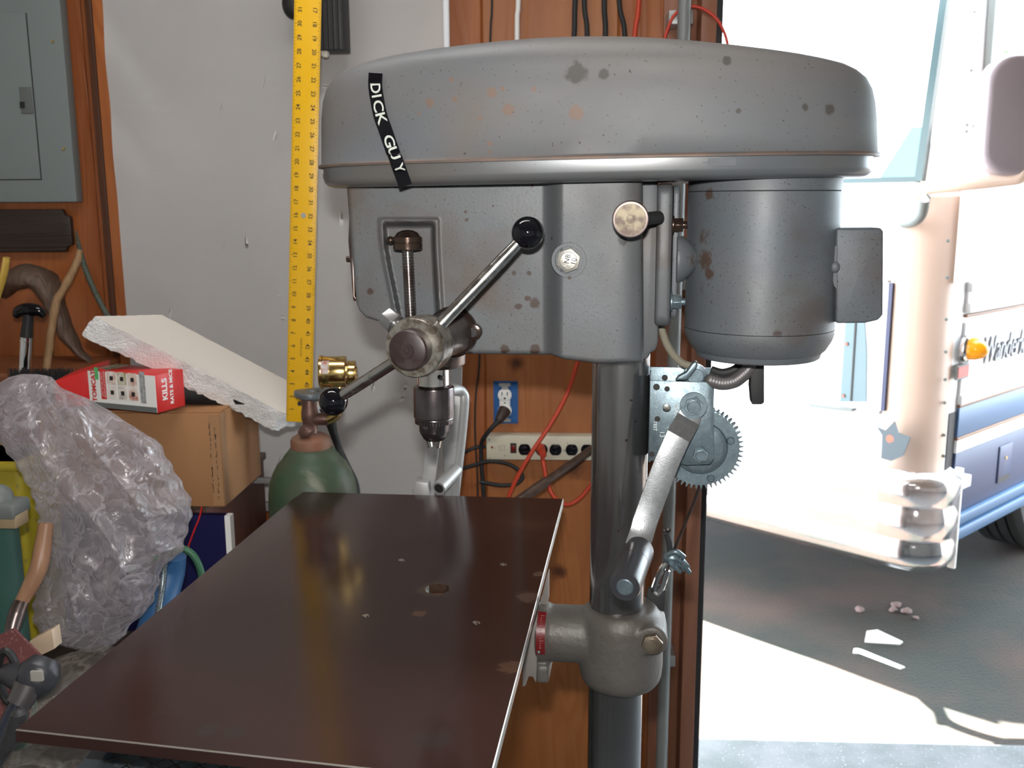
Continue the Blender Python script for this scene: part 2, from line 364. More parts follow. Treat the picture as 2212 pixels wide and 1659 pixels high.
# white sheet with soft folds hung between the stud and the corner board
T = thing('hanging_sheet', 'large plain white sheet stretched over the wall behind the yellow ruler', 'sheet', (-.7, 2.27, 0)); F = Frame((-.7, 2.27, 0))
b = new(); nx, nz = 90, 60; xl = G.W(219, 0, 2.26).x; xr = G.W(967, 0, 2.26).x; z0 = G.W(570, 1082, 2.26).z; V = []
for j in range(nz+1):
    for i in range(nx+1):
        x = lerp(xl, xr, i/nx); z = lerp(z0, 2.5, j/nz); u = i/nx
        y = 2.262+.004*noise.noise((x*5, z*1.2, 0))+.003*sin((x*9+z*4)*2)*ss(.1, .45, z-z0)*noise.noise((x*2, z*2, 4))+.006*sin((x-z*.8)*26)*ss(.75, 1, u)*ss(1.5, 2., z)+.004*sin((x+z*.7)*40)*ss(.22, 0, u)*ss(1.4, 1.8, z)
        V.append(b.verts.new(Vector((x, y, z))-Vector(F.o)))
for j in range(nz):
    for i in range(nx):
        q = j*(nx+1)+i; b.faces.new([V[q], V[q+1], V[q+nx+2], V[q+nx+1]])
bmesh.ops.solidify(b, geom=b.faces[:], thickness=-.002)
obj('cloth', b, M['white_sheet'], T)
b = new(); box(b, Vector((xl+.0, 2.245, z0-.022))-Vector(F.o), Vector((xr+.02, 2.27, z0))-Vector(F.o)); obj('bottom_rail', b, M['silver'], T, bevel=.002, label='grey metal rail along the bottom edge')
b = new(); c = G.W(963, 0, 2.25).x; cyl(b, Vector((c, 2.252, z0))-Vector(F.o), Vector((c, 2.252, 2.5))-Vector(F.o), .0075, seg=14); obj('edge_pole', b, mat('white_pole', (.88, .9, .95), .15), T, label='glossy white pole at the right edge')

# ================================================================ drill press
CXW, CYW = .0743, 1.2429; RZ = radians(-4.5)
P = Frame((CXW, CYW, 0), RZ)
DP = thing('drill_press', 'old grey floor drill press with brown table and black ball feed handles', 'drill press', (CXW, CYW, 0), RZ)
coverspots = []
gcol = (.118, .128, .14)
def hit(bvh, x, y):
    o, d = P.loc_ray(x, y); h = bvh.ray_cast(o, d); return h[0], h[1]
# --- belt cover
Ls = [(362, 335, 706, 1890, .146), (357, 330, 709, 1887, .1425), (300, 300, 709, 1886, .142), (262, 262, 709, 1885, .1415), (228, 228, 712, 1882, .141), (200, 200, 720, 1876, .140), (176, 176, 736, 1864, .1385), (155, 155, 760, 1845, .139),
      (138, 138, 786, 1824, .1375), (124, 124, 818, 1792, .135), (112, 112, 852, 1754, .132), (102, 102, 900, 1704, .128), (94, 94, 958, 1645, .121), (88, 88, 1020, 1580, .111), (84, 84, 1080, 1515, .096), (81.5, 81.5, 1150, 1450, .07), (80.5, 80.5, 1230, 1370, .035)]
def loft(bm, levels, n=120, e=2.7, cap=True):
    R = []
    for (xl, xr, zl, zr, wd) in levels:
        c = (xl+xr)/2; a = (xr-xl)/2; ring = []
        for k in range(n):
            t = 2*pi*k/n; ct, st = cos(t), sin(t); x = a*math.copysign(abs(ct)**(2/e), ct); y = wd*math.copysign(abs(st)**(2/e), st)
            ring.append(bm.verts.new((c+x, y, lerp(zl, zr, (x+a)/(2*a)))))
        R.append(ring)
    for p, q in zip(R, R[1:]):
        for k in range(n): bm.faces.new([p[k], p[(k+1) % n], q[(k+1) % n], q[k]])
    if cap: bm.faces.new(R[-1]); bm.faces.new(R[0][::-1])
    return R
lv = []
for (yl, yr, xl, xr, wd) in Ls:
    k = 0 if yl > 200 else .85*ss(190, 84, yl)
    lv.append((P.Y(xl, yl, 0).x, P.Y(xr, yr, 0).x, P.Y(xl, yl, -wd*k).z, P.Y(xr, yr, -wd*k).z, wd))
b = new(); loft(b, lv); bmesh.ops.recalc_face_normals(b, faces=b.faces[:]); b.normal_update(); bv = BVHTree.FromBMesh(b)
for (x, y, r) in ((1245, 244, .0085), (1098, 237, .0065), (929, 222, .005), (1062, 200, .006), (1058, 310, .003), (1058, 328, .002), (1036, 255, .003), (1085, 192, .003), (1153, 192, .003), (975, 172, .003), (983, 215, .003), (905, 245, .002)):
    coverspots.append((tuple(hit(bv, x, y)[0]), r, (.17, .115, .09)))
for (x, y, r) in ((1245, 158, .012), (1305, 160, .006), (1570, 130, .005), (1740, 232, .004), (1792, 236, .006), (1595, 240, .003)): coverspots.append((tuple(hit(bv, x, y)[0]), r, (.07, .065, .06)))
M['cover'] = mat('cover_paint', gcol, .6, .05, col2=(.155, .145, .138), ns=5, stretch=(.6, 1, 1.4), rust=((.15, .115, .09), 5, .50, .80), specks=((.06, .045, .035), 300, .69), spots=coverspots, bump=.0001, bs=120, rvar=.07)
obj('belt_cover', b, M['cover'], DP, sharp=50)
# lip and pan below the seam
b = new(); zl, zr = lv[0][2], lv[0][3]
loft(b, [(lv[0][0]-.001, lv[0][1]+.001, zl-.0030, zr-.0030, .1475), (lv[0][0]-.0015, lv[0][1]+.0015, zl-.0005, zr-.0005, .148), (lv[0][0]-.0005, lv[0][1]+.0005, zl+.0012, zr+.0012, .1468)])
obj('cover_lip', b, mat('rusty_lip', (.17, .12, .095), .5, .3, col2=(.12, .10, .09), ns=30), DP, label='rust-brown rolled lip along the seam')
b = new(); pan = []
for dz, ins in ((-.003, .004), (-.016, .004), (-.021, .0055), (-.0245, .0095), (-.0265, .016), (-.027, .024)):
    f = 1.0
    pan.append((lv[0][0]+ins, lv[0][1]-ins-.002, zl+dz*f, zr+dz*f, .1445-ins))
loft(b, pan); bmesh.ops.recalc_face_normals(b, faces=b.faces[:]); b.normal_update(); panb = BVHTree.FromBMesh(b)
M['pan'] = mat('pan_paint', (.125, .145, .165), .33, .3, col2=(.145, .135, .125), ns=6, rust=((.17, .09, .055), 7, .66, .74), specks=((.05, .04, .035), 240, .74))
obj('cover_pan', b, M['pan'], DP, sharp=50)
# latch plate and its slots on the seam
b = new(); h0 = hit(panb, 1552, 350)[0]; s0 = .0375/2
box(b, (h0.x-s0, h0.y-.0012, h0.z-.004), (h0.x+s0, h0.y+.004, h0.z+.004)); box(b, (h0.x-s0+.002, h0.y-.0018, h0.z-.001), (h0.x+s0-.002, h0.y, h0.z+.0002)); obj('latch_plate', b, mat('latch_paint', (.09, .10, .11), .6), DP)
b = new(); c = P.Y(716, 380, 0); cyl(b, (c.x-.007, 0, c.z), (c.x+.012, 0, c.z), .0062, seg=20); cyl(b, (c.x-.0105, 0, c.z), (c.x-.007, 0, c.z), .0045, seg=14); obj('thumb_screw', b, M['steel'], DP, bevel=.0006)
# --- embossed label tape draped down the cover
cen = [(814, 160), (813, 185), (817, 215), (824, 250), (836, 285), (848, 320), (860, 355), (869, 380), (877, 402)]
cs = spline([Vector((x, y, 0)) for x, y in cen], 10)
def tape_pt(s, v, lift):                     # s 0..1 along, v -1..1 across; returns a point on the tin
    q = s*(len(cs)-1); i = min(int(q), len(cs)-2); c = cs[i].lerp(cs[i+1], q-i); t = (cs[min(i+2, len(cs)-1)]-cs[max(i-1, 0)]).normalized()
    px = c+Vector((t.y, -t.x, 0))*v*14.5
    if px.y > 333:
        xa, xb = lv[0][0], lv[0][1]; q0 = P.Y(px.x, px.y, -.14); u = abs((q0.x-(xa+xb)/2)/((xb-xa)/2)); yy = -.1495*max(0, 1-u**2.7)**(1/2.7)
        yy += .004*ss(362, 372, px.y); q0 = P.Y(px.x, px.y, yy); return q0+Vector((0, -lift-.001, 0))
    h, n = hit(bv, px.x, px.y); h2, n2 = hit(panb, px.x, px.y)
    if px.y > 366 or h is None: h, n = (h2, n2) if h2 is not None else (h, n)
    if h is None: h = P.Y(px.x, px.y, -.135)
    h = Vector(h); h.y = min(h.y, -.1455) if s > .80 else h.y
    n = Vector((0, -1, 0)) if (n is None or s > .8) else Vector(n)*(1 if n.y < 0 else -1)
    return h+n*(lift+.0016)
b = new(); rows = []
for i in range(61):
    s = i/60; rows.append([[tape_pt(s, v, l) for v in (-1, -.33, .33, 1)] for l in (.0012, .0002)])
if True:
    tv = [[b.verts.new(p) for p in r[0]] for r in rows]; lo = [[b.verts.new(p) for p in r[1]] for r in rows]
    for i in range(60):
        for k in range(3): b.faces.new([tv[i][k], tv[i][k+1], tv[i+1][k+1], tv[i+1][k]]); b.faces.new([lo[i][k+1], lo[i][k], lo[i+1][k], lo[i+1][k+1]])
        b.faces.new([tv[i][0], tv[i+1][0], lo[i+1][0], lo[i][0]]); b.faces.new([tv[i][3], lo[i][3], lo[i+1][3], tv[i+1][3]])
    b.faces.new([*tv[0][::-1], *lo[0]]); b.faces.new([*tv[-1], *lo[-1][::-1]])
tape = obj('label_tape', b, M['glossblack'], DP, sharp=60, label='glossy black embossed label tape stuck down over the seam')
b = new()
for ch, s in zip('DICK GUY', (.155, .225, .305, .395, 0, .575, .665, .79)):
    if ch == ' ': continue
    V, Fs = text_mesh(ch, .030, .0004)
    L = len(cs)-1
    # letters run down the tape, tops to the right; 1 unit of s is the tape length (about 250 px)
    vv = [b.verts.new(tape_pt(s+v.x*4.6, v.y*68, .0017)) for v in V]
    for f in Fs:
        try: b.faces.new([vv[i] for i in f])
        except ValueError: pass
obj('lettering', b, mat('emboss_white', (.62, .66, .60), .4), tape, label='raised whitish capital letters')
# --- head casting
BOT = [(745, 648), (765, 652), (775, 672), (790, 688), (815, 695), (832, 702), (850, 758), (900, 772), (1005, 766), (1190, 768), (1216, 777), (1290, 787), (1390, 784)]
TOPL = [(746, 404), (1388, 376)]
LEFT = [(0, 746), (.9, 764), (1, 768)]
def head_y(x, y):
    f = -.066-.024*ss(1172, 1216, x)
    if x > 1290: f += .012*((x-1290)/100)**4
    l = lerp(829, 868, ss(480, 760, y)); r = lerp(938, 950, ss(480, 760, y))
    ix = ss(l-3, l+7, x)*ss(r+3, r-7, x); iy = ss(477, 492, y)
    rim = ss(l-14, l-5, x)*ss(r+14, r+5, x)*ss(468, 476, y)
    return f-.003*rim+.022*ix*iy
b = new(); nu, nv = 230, 130; FV = [[None]*(nu+1) for _ in range(nv+1)]; BV = {}
for j in range(nv+1):
    v = j/nv
    for i in range(nu+1):
        u = i/nu; x0 = interp(v, LEFT); x = lerp(x0, 1390-2*(1-v), u)
        y = lerp(interp(x, TOPL), interp(x, BOT), v); q = P.Y(x, y, head_y(x, y))
        eu = min(u*640, (1-u)*640)/10; ev = min(v*370, (1-v)*370)/10
        rr = 0
        for e in (eu, ev):
            if e < 1: rr += .006*(1-math.sqrt(max(0, 1-(1-e)**2)))
        q.y += rr; FV[j][i] = b.verts.new(q)
for j in range(nv):
    for i in range(nu): b.faces.new([FV[j][i], FV[j+1][i], FV[j+1][i+1], FV[j][i+1]])
loop = [(0, i) for i in range(nu)]+[(j, nu) for j in range(nv)]+[(nv, i) for i in range(nu, 0, -1)]+[(j, 0) for j in range(nv, 0, -1)]
bk = [b.verts.new((FV[j][i].co.x, .07, FV[j][i].co.z)) for j, i in loop]
for k in range(len(loop)):
    a, c = loop[k], loop[(k+1) % len(loop)]; b.faces.new([FV[a[0]][a[1]], FV[c[0]][c[1]], bk[(k+1) % len(loop)], bk[k]])
b.faces.new(bk[::-1]); bmesh.ops.recalc_face_normals(b, faces=b.faces[:])
hsp = []
for (x, y, r) in ((1155, 655, .009), (1120, 662, .006), (1140, 645, .005), (1110, 590, .004), (1143, 590, .004), (1192, 515, .003), (1150, 402, .003), (1005, 458, .003), (1008, 475, .003), (1090, 755, .008), (1155, 755, .009), (1010, 770, .01), (1020, 740, .006), (1230, 600, .003), (800, 630, .006), (1065, 445, .002)):
    hsp.append((tuple(P.Y(x, y, head_y(x, y))), r*.72, (.042, .022, .015)))
for (x, y, r) in ((1345, 520, .008), (1390, 560, .004)): hsp.append((tuple(P.Y(x, y, head_y(x, y))), r*.72, (.03, .03, .03)))
M['head'] = mat('head_paint', (.090, .101, .112), .5, .1, col2=(.105, .104, .103), ns=7, rust=((.085, .062, .048), 8, .52, .76), specks=((.04, .028, .022), 420, .665), spots=hsp, bump=.00012, bs=260, rvar=.06)
head = obj('head_casting', b, M['head'], DP, sharp=60)
b = new(); poly(b, P, [(1380, 379), (1421, 379), (1424, 600), (1422, 738), (1416, 758), (1403, 764), (1400, 776), (1380, 778)], -.045, .055); obj('rear_flange', b, M['head'], DP, bevel=.004)
b = new(); poly(b, P, [(757, 400), (766, 640), (774, 650), (763, 650), (752, 520)], -.03, .05); c = P.Y(755, 560, -.01); cyl(b, (c.x-.004, -.01, c.z), (c.x+.01, -.01, c.z), .004, seg=12); obj('front_plate', b, M['darksteel'], DP, bevel=.001)
# set bolt with its washer ring
def hexbolt(bm, c, d, r, h, ph=0., washer=0.):
    d = Vector(d).normalized(); c = Vector(c)
    if washer: cyl(bm, c-d*.002, c+d*.0022, washer, seg=28)
    cyl(bm, c, c+d*h, r, seg=6, ph=ph); cyl(bm, c+d*h, c+d*(h+.0008), r*.72, r*.68, seg=24)
q = P.Y(1229, 562, -.0885); b = new(); rev(b, q+Vector((0, .004, 0)), (0, -1, 0), [(0, .0215), (.0045, .0215), (.006, .0205), (.006, .0165), (.0045, .0160)], 40); obj('bolt_boss', b, M['head'], DP)
b = new(); hexbolt(b, q+Vector((0, -.001, 0)), (0, -1, 0), .0148, .0075, .35); sb = obj('set_bolt', b, mat('worn_plated', (.58, .57, .52), .35, .7, col2=(.42, .40, .36), ns=60, bump=.0003, bs=200), DP, bevel=.0008, label='pale plated hex bolt head')
b = new(); put_text(b, 'NB', .0085, q+Vector((-.001, -.0097, .002)), (.25, 0, 1), (-1, 0, .25), .0001); put_text(b, '10', .0085, q+Vector((.0065, -.0097, -.001)), (.25, 0, 1), (-1, 0, .25), .0001); obj('stamped_marks', b, M['ink'], sb)
# round knurled lock knob on a short shaft
q = P.Y(1362, 474, -.145); b = new(); rev(b, q+Vector((0, .018, 0)), (0, -1, 0), [(0, .013), (.004, .0195), (.014, .0205), (.017, .0195), (.0172, .018)], 48); k = obj('lock_knob', b, M['darksteel'], DP)
b = new(); rev(b, q+Vector((0, .0014, 0)), (0, -1, 0), [(0, .0175), (.0010, .0175), (.0012, .0045), (.0020, .0042), (.0022, .001)], 48); obj('knob_face', b, mat('worn_brass', (.20, .165, .11), .5, .4, col2=(.08, .055, .04), ns=90, lo=.4, hi=.6), k, label='worn brass-coloured face')
b = new(); c = P.Y(1400, 470, -.10); tube(b, [q+Vector((.008, .018, 0)), q+Vector((.016, .03, .0)), Vector((c.x+.012, -.085, c.z))], .0075, 12); obj('knob_shaft', b, M['rubber'], DP)
# --- depth stop in the pocket
M['oily'] = mat('oily_bronze', (.095, .065, .05), .22, .75, col2=(.06, .035, .028), ns=30, bump=.0004, bs=90)
a0 = P.Y(880, 534, -.068); a1 = P.Y(889, 720, -.076); d = (a1-a0)
b = new(); nT = 30; pts = [];
for k in range(nT+1):
    t = k/nT; pts += [(d.length*(t), .0072), (d.length*(t+.25/nT), .0072), (d.length*(t+.5/nT), .0056), (d.length*(t+.75/nT), .0056)]
rev(b, a0-d.normalized()*.01, d, [(0, .006)]+[(h+.0001, r) for h, r in pts], 18); obj('threaded_rod', b, mat('thread_steel', (.36, .34, .33), .22, .95, col2=(.14, .07, .06), ns=18), DP, sharp=25)
q = P.Y(881, 538, -.070); b = new(); rev(b, q-Vector((0, 0, .001)), (0, 0, 1), [(0, .0165), (.001, .0178), (.008, .018), (.0085, .0168), (.0095, .0168), (.010, .0178), (.0155, .0178), (.0165, .0162), (.021, .0125), (.0235, .007), (.0242, .002)], 28)
sph(b, q+Vector((-.0205, -.004, .011)), .0048); cyl(b, q+Vector((-.021, -.004, .011)), q+Vector((-.013, -.002, .011)), .003, seg=10); obj('stop_nut', b, M['oily'], DP)
# --- feed hub: sleeve out of the head, disc, stub and two bars with ball knobs
hb = P.Y(893, 752, -.200); fb = P.Y(978, 717, -.066); ax = (hb-fb).normalized()
b = new(); rev(b, fb-ax*.006, ax, [(0, .032), (.010, .032), (.013, .030), (.016, .028)], 40)
q = P.Y(1024, 716, -.070); cyl(b, q+Vector((0, .006, 0)), q+Vector((0, -.008, 0)), .0105, seg=20); box(b, fb+Vector((0, -.006, -.010)), q+Vector((0, .004, .009)))
M['oilier'] = mat('oily_black', (.045, .028, .022), .2, .5, bump=.0004, bs=90)
fl_ = obj('feed_flange', b, M['oilier'], DP, bevel=.0015); b = new(); cyl(b, q+Vector((0, -.0075, 0)), q+Vector((0, -.0105, 0)), .0058, seg=16); obj('flange_screw', b, M['ink'], fl_)
b = new(); Lh = (hb-fb).length; rev(b, fb, ax, [(0, .027), (.012, .028), (.03, .0265), (Lh-.05, .0265), (Lh-.042, .028)], 40); obj('feed_sleeve', b, M['oily'] if False else mat('sleeve_steel', (.17, .14, .12), .3, .8, col2=(.08, .06, .05), ns=22), DP)
b = new(); rev(b, hb-ax*.045, ax, [(0, .0245), (.002, .0310), (.006, .0335), (.038, .0345), (.0425, .034), (.045, .0325), (.0452, .018)], 56); obj('feed_hub', b, mat('hub_steel', (.34, .32, .28), .34, .8, col2=(.16, .13, .10), ns=110, lo=.42, hi=.6), DP, sharp=30)
b = new(); rev(b, hb-ax*.002, ax, [(0, .0225), (.018, .0225), (.0205, .021), (.0215, .019), (.0225, .0085), (.0235, .008), (.0235, .0035), (.0245, .003), (.0247, .001)], 44); obj('hub_cap', b, mat('hub_cap_brown', (.026, .014, .014), .45, .0, col2=(.055, .042, .04), ns=60, lo=.5, hi=.7), DP, sharp=30, label='dark brown round hub cap')
mid = hb-ax*.022
KN = []
for (px, py, r, off, tip) in ((1140, 503, .0183, -.150, (905, 690)), (720, 867, .0172, -.150, (850, 790))):
    e = P.Y(px, py, off); dd = (e-mid).normalized(); p0 = mid+dd*.02
    b = new(); rev(b, p0, dd, [(0, .0072), ((e-p0).length-.04, .0072), ((e-p0).length-.02, .0066), ((e-p0).length-.008, .0062)], 24); hnd = obj('feed_handle', b, M['steel'], DP)
    b = new(); sph(b, e, r, seg=40); o = obj('ball_knob', b, M['glossblack'], hnd, label='glossy black plastic ball')
q = P.Y(842, 690, -.160); dd = (q-mid).normalized(); b = new(); cyl(b, mid+dd*.02, q-dd*.004, .0078, seg=20); cyl(b, q-dd*.010, q+dd*.006, .0128, seg=6, ph=.4); obj('handle_socket', b, mat('socket_steel', (.36, .36, .36), .35, .9), DP, bevel=.0008, label='hexagonal steel socket with no bar in it')
# --- quill, spindle and chuck
xs = P.Y(937, 870, 0).x
def zc(y, yy=0.): return P.Y(937, y, yy).z
b = new(); cx0 = P.Y(950, 780, 0).x; rev(b, (cx0, 0, P.Y(950, 700, 0).z), (0, 0, -1), [(0, .034), (.040, .034), (.052, .0335), (.0565, .030), (.0575, .022)], 44); obj('quill_collar', b, mat('collar_cast', (.21, .17, .14), .34, .7, col2=(.13, .09, .08), ns=30), DP, sharp=30)
b = new(); rev(b, (xs, 0, zc(770)), (0, 0, -1), [(0, .0215), (zc(770)-zc(830), .0215), (zc(770)-zc(833), .020), (zc(770)-zc(840), .014)], 40); q = P.Y(953, 817, -.021); obj('quill', b, mat('quill_steel', (.66, .63, .60), .14, 1.), DP, label='bright steel quill'); b = new(); cyl(b, q+Vector((0, .004, 0)), q-Vector((0, .0008, 0)), .003, seg=12); obj('quill_hole', b, M['ink'], DP)
# chuck
M['chuck'] = mat('chuck_steel', (.15, .135, .135), .24, .9, col2=(.09, .075, .075), ns=30, rvar=.05)
zt = zc(834); 
def hz(y): return zt-zc(y)
b = new(); rev(b, (xs, 0, zt), (0, 0, -1), [(0, .0255), (.001, .0272), (.003, .0276), (hz(899), .0272), (hz(901), .0258), (hz(903), .0262), (hz(909), .0250)], 56); ck = obj('chuck', b, M['chuck'], DP, sharp=25)
b = new(); n = 40
for k in range(n):
    a = 2*pi*k/n; u = Vector((cos(a), sin(a), 0)); t = Vector((-sin(a), cos(a), 0)); c = Vector((xs, 0, zc(907))); 
    lo4 = [c+u*.019-t*.0010, c+u*.019+t*.0010, c+u*.0258+t*.0014, c+u*.0258-t*.0014]; hexa(b, [p-Vector((0, 0, .0035)) for p in lo4], [p+Vector((0, 0, .0015)) for p in lo4])
obj('gear_teeth', b, M['chuck'], ck, flat=True)
b = new(); rev(b, (xs, 0, zc(905)), (0, 0, -1), [(0, .0205), (zc(905)-zc(930), .0200), (zc(905)-zc(936), .0185), (zc(905)-zc(947), .0145), (zc(905)-zc(950), .0120)], 44); obj('chuck_body', b, M['chuck'], ck, sharp=25)
b = new(); q = P.Y(920, 921, -.0195); cyl(b, q+Vector((0, .004, 0)), q-Vector((.0002, .0008, 0)), .0040, seg=14); obj('key_hole', b, M['ink'], ck)
for a in (200, 320, 80):
    a = radians(a); u = Vector((cos(a), sin(a), 0)); c = Vector((xs, 0, zc(945))); b = new(); cyl(b, c+u*.0085, c+u*.0062-Vector((0, 0, .0125)), .0045, .0036, seg=8); obj('jaw', b, M['steel'], ck)
# --- column
cz0 = P.Y(1334, 700, 0).z; lean = (P.Y(1334, 1600, 0).x-P.Y(1334, 800, 0).x)
M['column'] = mat('column_steel', (.30, .305, .315), .2, .92, col2=(.21, .195, .19), ns=5, stretch=(1, 1, .4), specks=((.09, .05, .045), 70, .72), rvar=.03)
b = new(); rev(b, (-.0006, 0, 0), (.0016, 0, 1), [(.03, .0368), (P.Y(1334, 700, 0).z, .0368)], 72); obj('column', b, M['column'], DP)
b = new(); rev(b, (0, 0, 0), (0, 0, 1), [(0, .16), (.02, .16), (.035, .15), (.05, .07), (.09, .055), (.095, .05)], 48); obj('base', b, M['head'], DP)
# --- motor
mx = P.Y(1644, 560, 0).x; rm = (P.Y(1808, 560, 0).x-P.Y(1479, 560, 0).x)/2*.992
def mz(y, yy=-.09): return P.Y(1644, y, yy).z
msp = []
for (x, y, r, c) in ((1640, 676, .009, (.10, .05, .05)), (1655, 690, .007, (.10, .05, .05)), (1682, 722, .010, (.10, .05, .05)), (1665, 726, .006, (.10, .05, .05)), (1642, 437, .004, (.07, .04, .04)), (1640, 566, .004, (.11, .055, .05)), (1560, 540, .004, (.09, .05, .04))):
    q = P.Y(x, y, -.098); msp.append(((q.x, q.y, q.z), r*.8, (.05, .026, .024)))
for (x, y, r) in ((1503, 510, .013), (1512, 560, .013), (1500, 620, .011), (1535, 590, .008), (1530, 420, .007)):
    q = P.Y(x, y, -.05); msp.append(((q.x, q.y-.01, q.z), r, (.075, .05, .04)))
M['motor'] = mat('motor_paint', (.105, .124, .143), .5, .1, col2=(.122, .127, .132), ns=8, rust=((.085, .06, .05), 7, .52, .78), specks=((.05, .028, .025), 480, .655), spots=msp, bump=.0001, bs=300, rvar=.07)
z7 = mz(412); z1 = mz(727)
b = new(); rev(b, (mx, 0, 0), (0, 0, 1), [(z1+.0004, rm*.97), (z1+.0008, rm), (z7-.0006, rm), (z7-.0001, rm*.985)], 80); obj('motor_body', b, M['motor'], DP, sharp=30)
b = new(); rev(b, (mx, 0, 0), (0, 0, 1), [(z7, rm*.985), (z7+.0008, rm*1.002), (mz(372), rm*1.002), (mz(366), rm*.97), (mz(360), rm*.8)], 80); obj('motor_end_bell', b, M['motor'], DP, sharp=30)
b = new(); rev(b, (mx, 0, 0), (0, 0, 1), [(mz(789, -.07), rm*.80), (mz(786, -.07), rm*.83), (mz(775, -.07), rm*.85), (mz(768, -.07), rm*.90), (mz(752), rm*.975), (mz(738), rm), (z1, rm)], 80); obj('motor_end_bell', b, M['motor'], DP, sharp=30, label='rounded lower end bell')
b = new(); poly(b, P, [(1806, 493), (1903, 492), (1909, 500), (1908, 680), (1898, 692), (1870, 698), (1806, 699)], -.045, .04); jb = obj('junction_box', b, M['motor'], DP, bevel=.003, bseg=3)
b = new(); poly(b, P, [(1800, 535), (1808, 530), (1808, 625), (1802, 618), (1798, 600), (1798, 555)], -.046, -.03); q = P.Y(1804, 577, -.049); sph(b, q, .0055, (1, .7, 1.2)); obj('box_flange', b, M['motor'], jb)
# motor bracket: round-edged slab seen edge on, a cast foot behind it, two bolts
b = new(); xa = P.Y(1418, 500, -.06).x; xb = P.Y(1452, 500, -.06).x; zt_ = P.Y(1435, 396, -.06).z; zb_ = P.Y(1435, 706, -.06).z
A = rrect(-.064, zb_, .06, zt_, .014, 5); prism(b, [Vector((xa, y, z)) for y, z in A], [Vector((xb, y, z)) for y, z in A]); obj('motor_bracket', b, M['head'], DP, bevel=.005, bseg=3)
b = new(); xa2 = P.Y(1453, 500, -.04).x; xb2 = P.Y(1466, 500, -.04).x; A = rrect(-.045, P.Y(1455, 690, -.04).z, .05, P.Y(1455, 400, -.04).z, .012, 4); prism(b, [Vector((xa2, y, z)) for y, z in A], [Vector((xb2, y, z)) for y, z in A])
zq = P.Y(1480, 560, -.04).z; rev(b, (xb2-.002, -.036, zq), (1, 0, 0), [(0, .030), (.004, .0295), (.010, .026), (.017, .020), (.024, .010)], 36); obj('motor_foot', b, M['motor'], DP, bevel=.002)
for (x, y) in ((1470, 486), (1466, 652)):
    q = P.Y(x, y, -.052); b = new(); cyl(b, q-Vector((.010, 0, 0)), q-Vector((.0075, 0, 0)), .0115, seg=22); cyl(b, q-Vector((.0075, 0, 0)), q+Vector((.003, 0, 0)), .0092, seg=6); cyl(b, q, q+Vector((.008, 0, 0)), .0045, seg=12); obj('bracket_bolt', b, M['zinc'] if y > 600 else M['oily'], DP, bevel=.0005)
# lever bar, flex conduit and cord under the motor
b = new(); poly(b, P, [(1623, 782), (1651, 782), (1651, 870), (1646, 874), (1624, 874), (1621, 838)], -.015, .01); obj('tension_lever', b, M['rubber'], DP, bevel=.0015)
b = new(); pts = [P.Y(x, y, -.01) for x, y in ((1535, 822), (1560, 828), (1584, 824), (1602, 812), (1618, 796), (1622, 775))]; sp = spline(pts, 8); tube(b, pts, [.0078*(1+.0*k) for k in range(6)], 14, 8)
for p in sp[::2]: sph(b, p, .0092, (1, 1, 1), 10)
obj('flexible_conduit', b, mat('conduit', (.16, .15, .15), .45, .5), DP)
b = new(); tube(b, [P.Y(x, y, .01) for x, y in ((1536, 800), (1560, 806), (1585, 800), (1600, 788), (1610, 775))], .006, 10); obj('motor_lead', b, M['rubber'], DP)
b = new(); tube(b, [P.Y(x, y, .0) for x, y in ((1425, 690), (1432, 720), (1441, 745), (1456, 768), (1475, 785), (1500, 792))], .0048, 10); obj('power_cord', b, mat('cloth_cord', (.22, .20, .15), .8, bump=.0004, bs=500), DP, label='tan cloth-covered cord')
# --- table
zT = 1.0245
def TZ(x, y): return P.Z(x, y, zT)
FLc, FRc, NLc = TZ(655, 1062), TZ(1217, 1077), TZ(33, 1576); wv = FRc-FLc; wv2 = Vector((TZ(1065, 1659)-TZ(1217, 1077))); 
l1 = (NLc, TZ(640, 1643)-NLc); l2 = (FRc, TZ(1065, 1659)-FRc); den = l1[1].x*l2[1].y-l1[1].y*l2[1].x; dd0 = l2[0]-l1[0]
NRc = l1[0]+l1[1]*((dd0.x*l2[1].y-dd0.y*l2[1].x)/den); tt = .0135
hole = TZ(945, 1272); hole.z = zT
M['table'] = mat('table_brown', (.036, .017, .015), .17, .0, col2=(.024, .012, .010), ns=3.2, rvar=.03, spec=.4, rust=((.07, .035, .022), 5, .68, .85), specks=((.16, .14, .12), 85, .79), spots=[(tuple(hole+Vector((-.003, -.002, 0))), .024, (.055, .032, .021)), (tuple(TZ(905, 1325)), .010, (.075, .036, .022)), (tuple(TZ(1145, 1290)), .018, (.08, .05, .038)), (tuple(TZ(1165, 1240)), .010, (.085, .055, .042)), (tuple(TZ(1105, 1440)), .016, (.075, .04, .026)), (tuple(TZ(930, 1600)), .02, (.03, .02, .018)), (tuple(TZ(450, 1575)), .012, (.03, .02, .018)), (tuple(TZ(510, 1580)), .012, (.03, .02, .018))], bump=.00006, bs=60)
M['tedge'] = mat('table_edge_steel', (.55, .53, .49), .33, .85)
b = new(); outer = [FLc, FRc, NRc, NLc]
cc = [TZ(632, 1078), TZ(655, 1062)]
outer = [cc[0], cc[1], FRc, NRc, NLc]
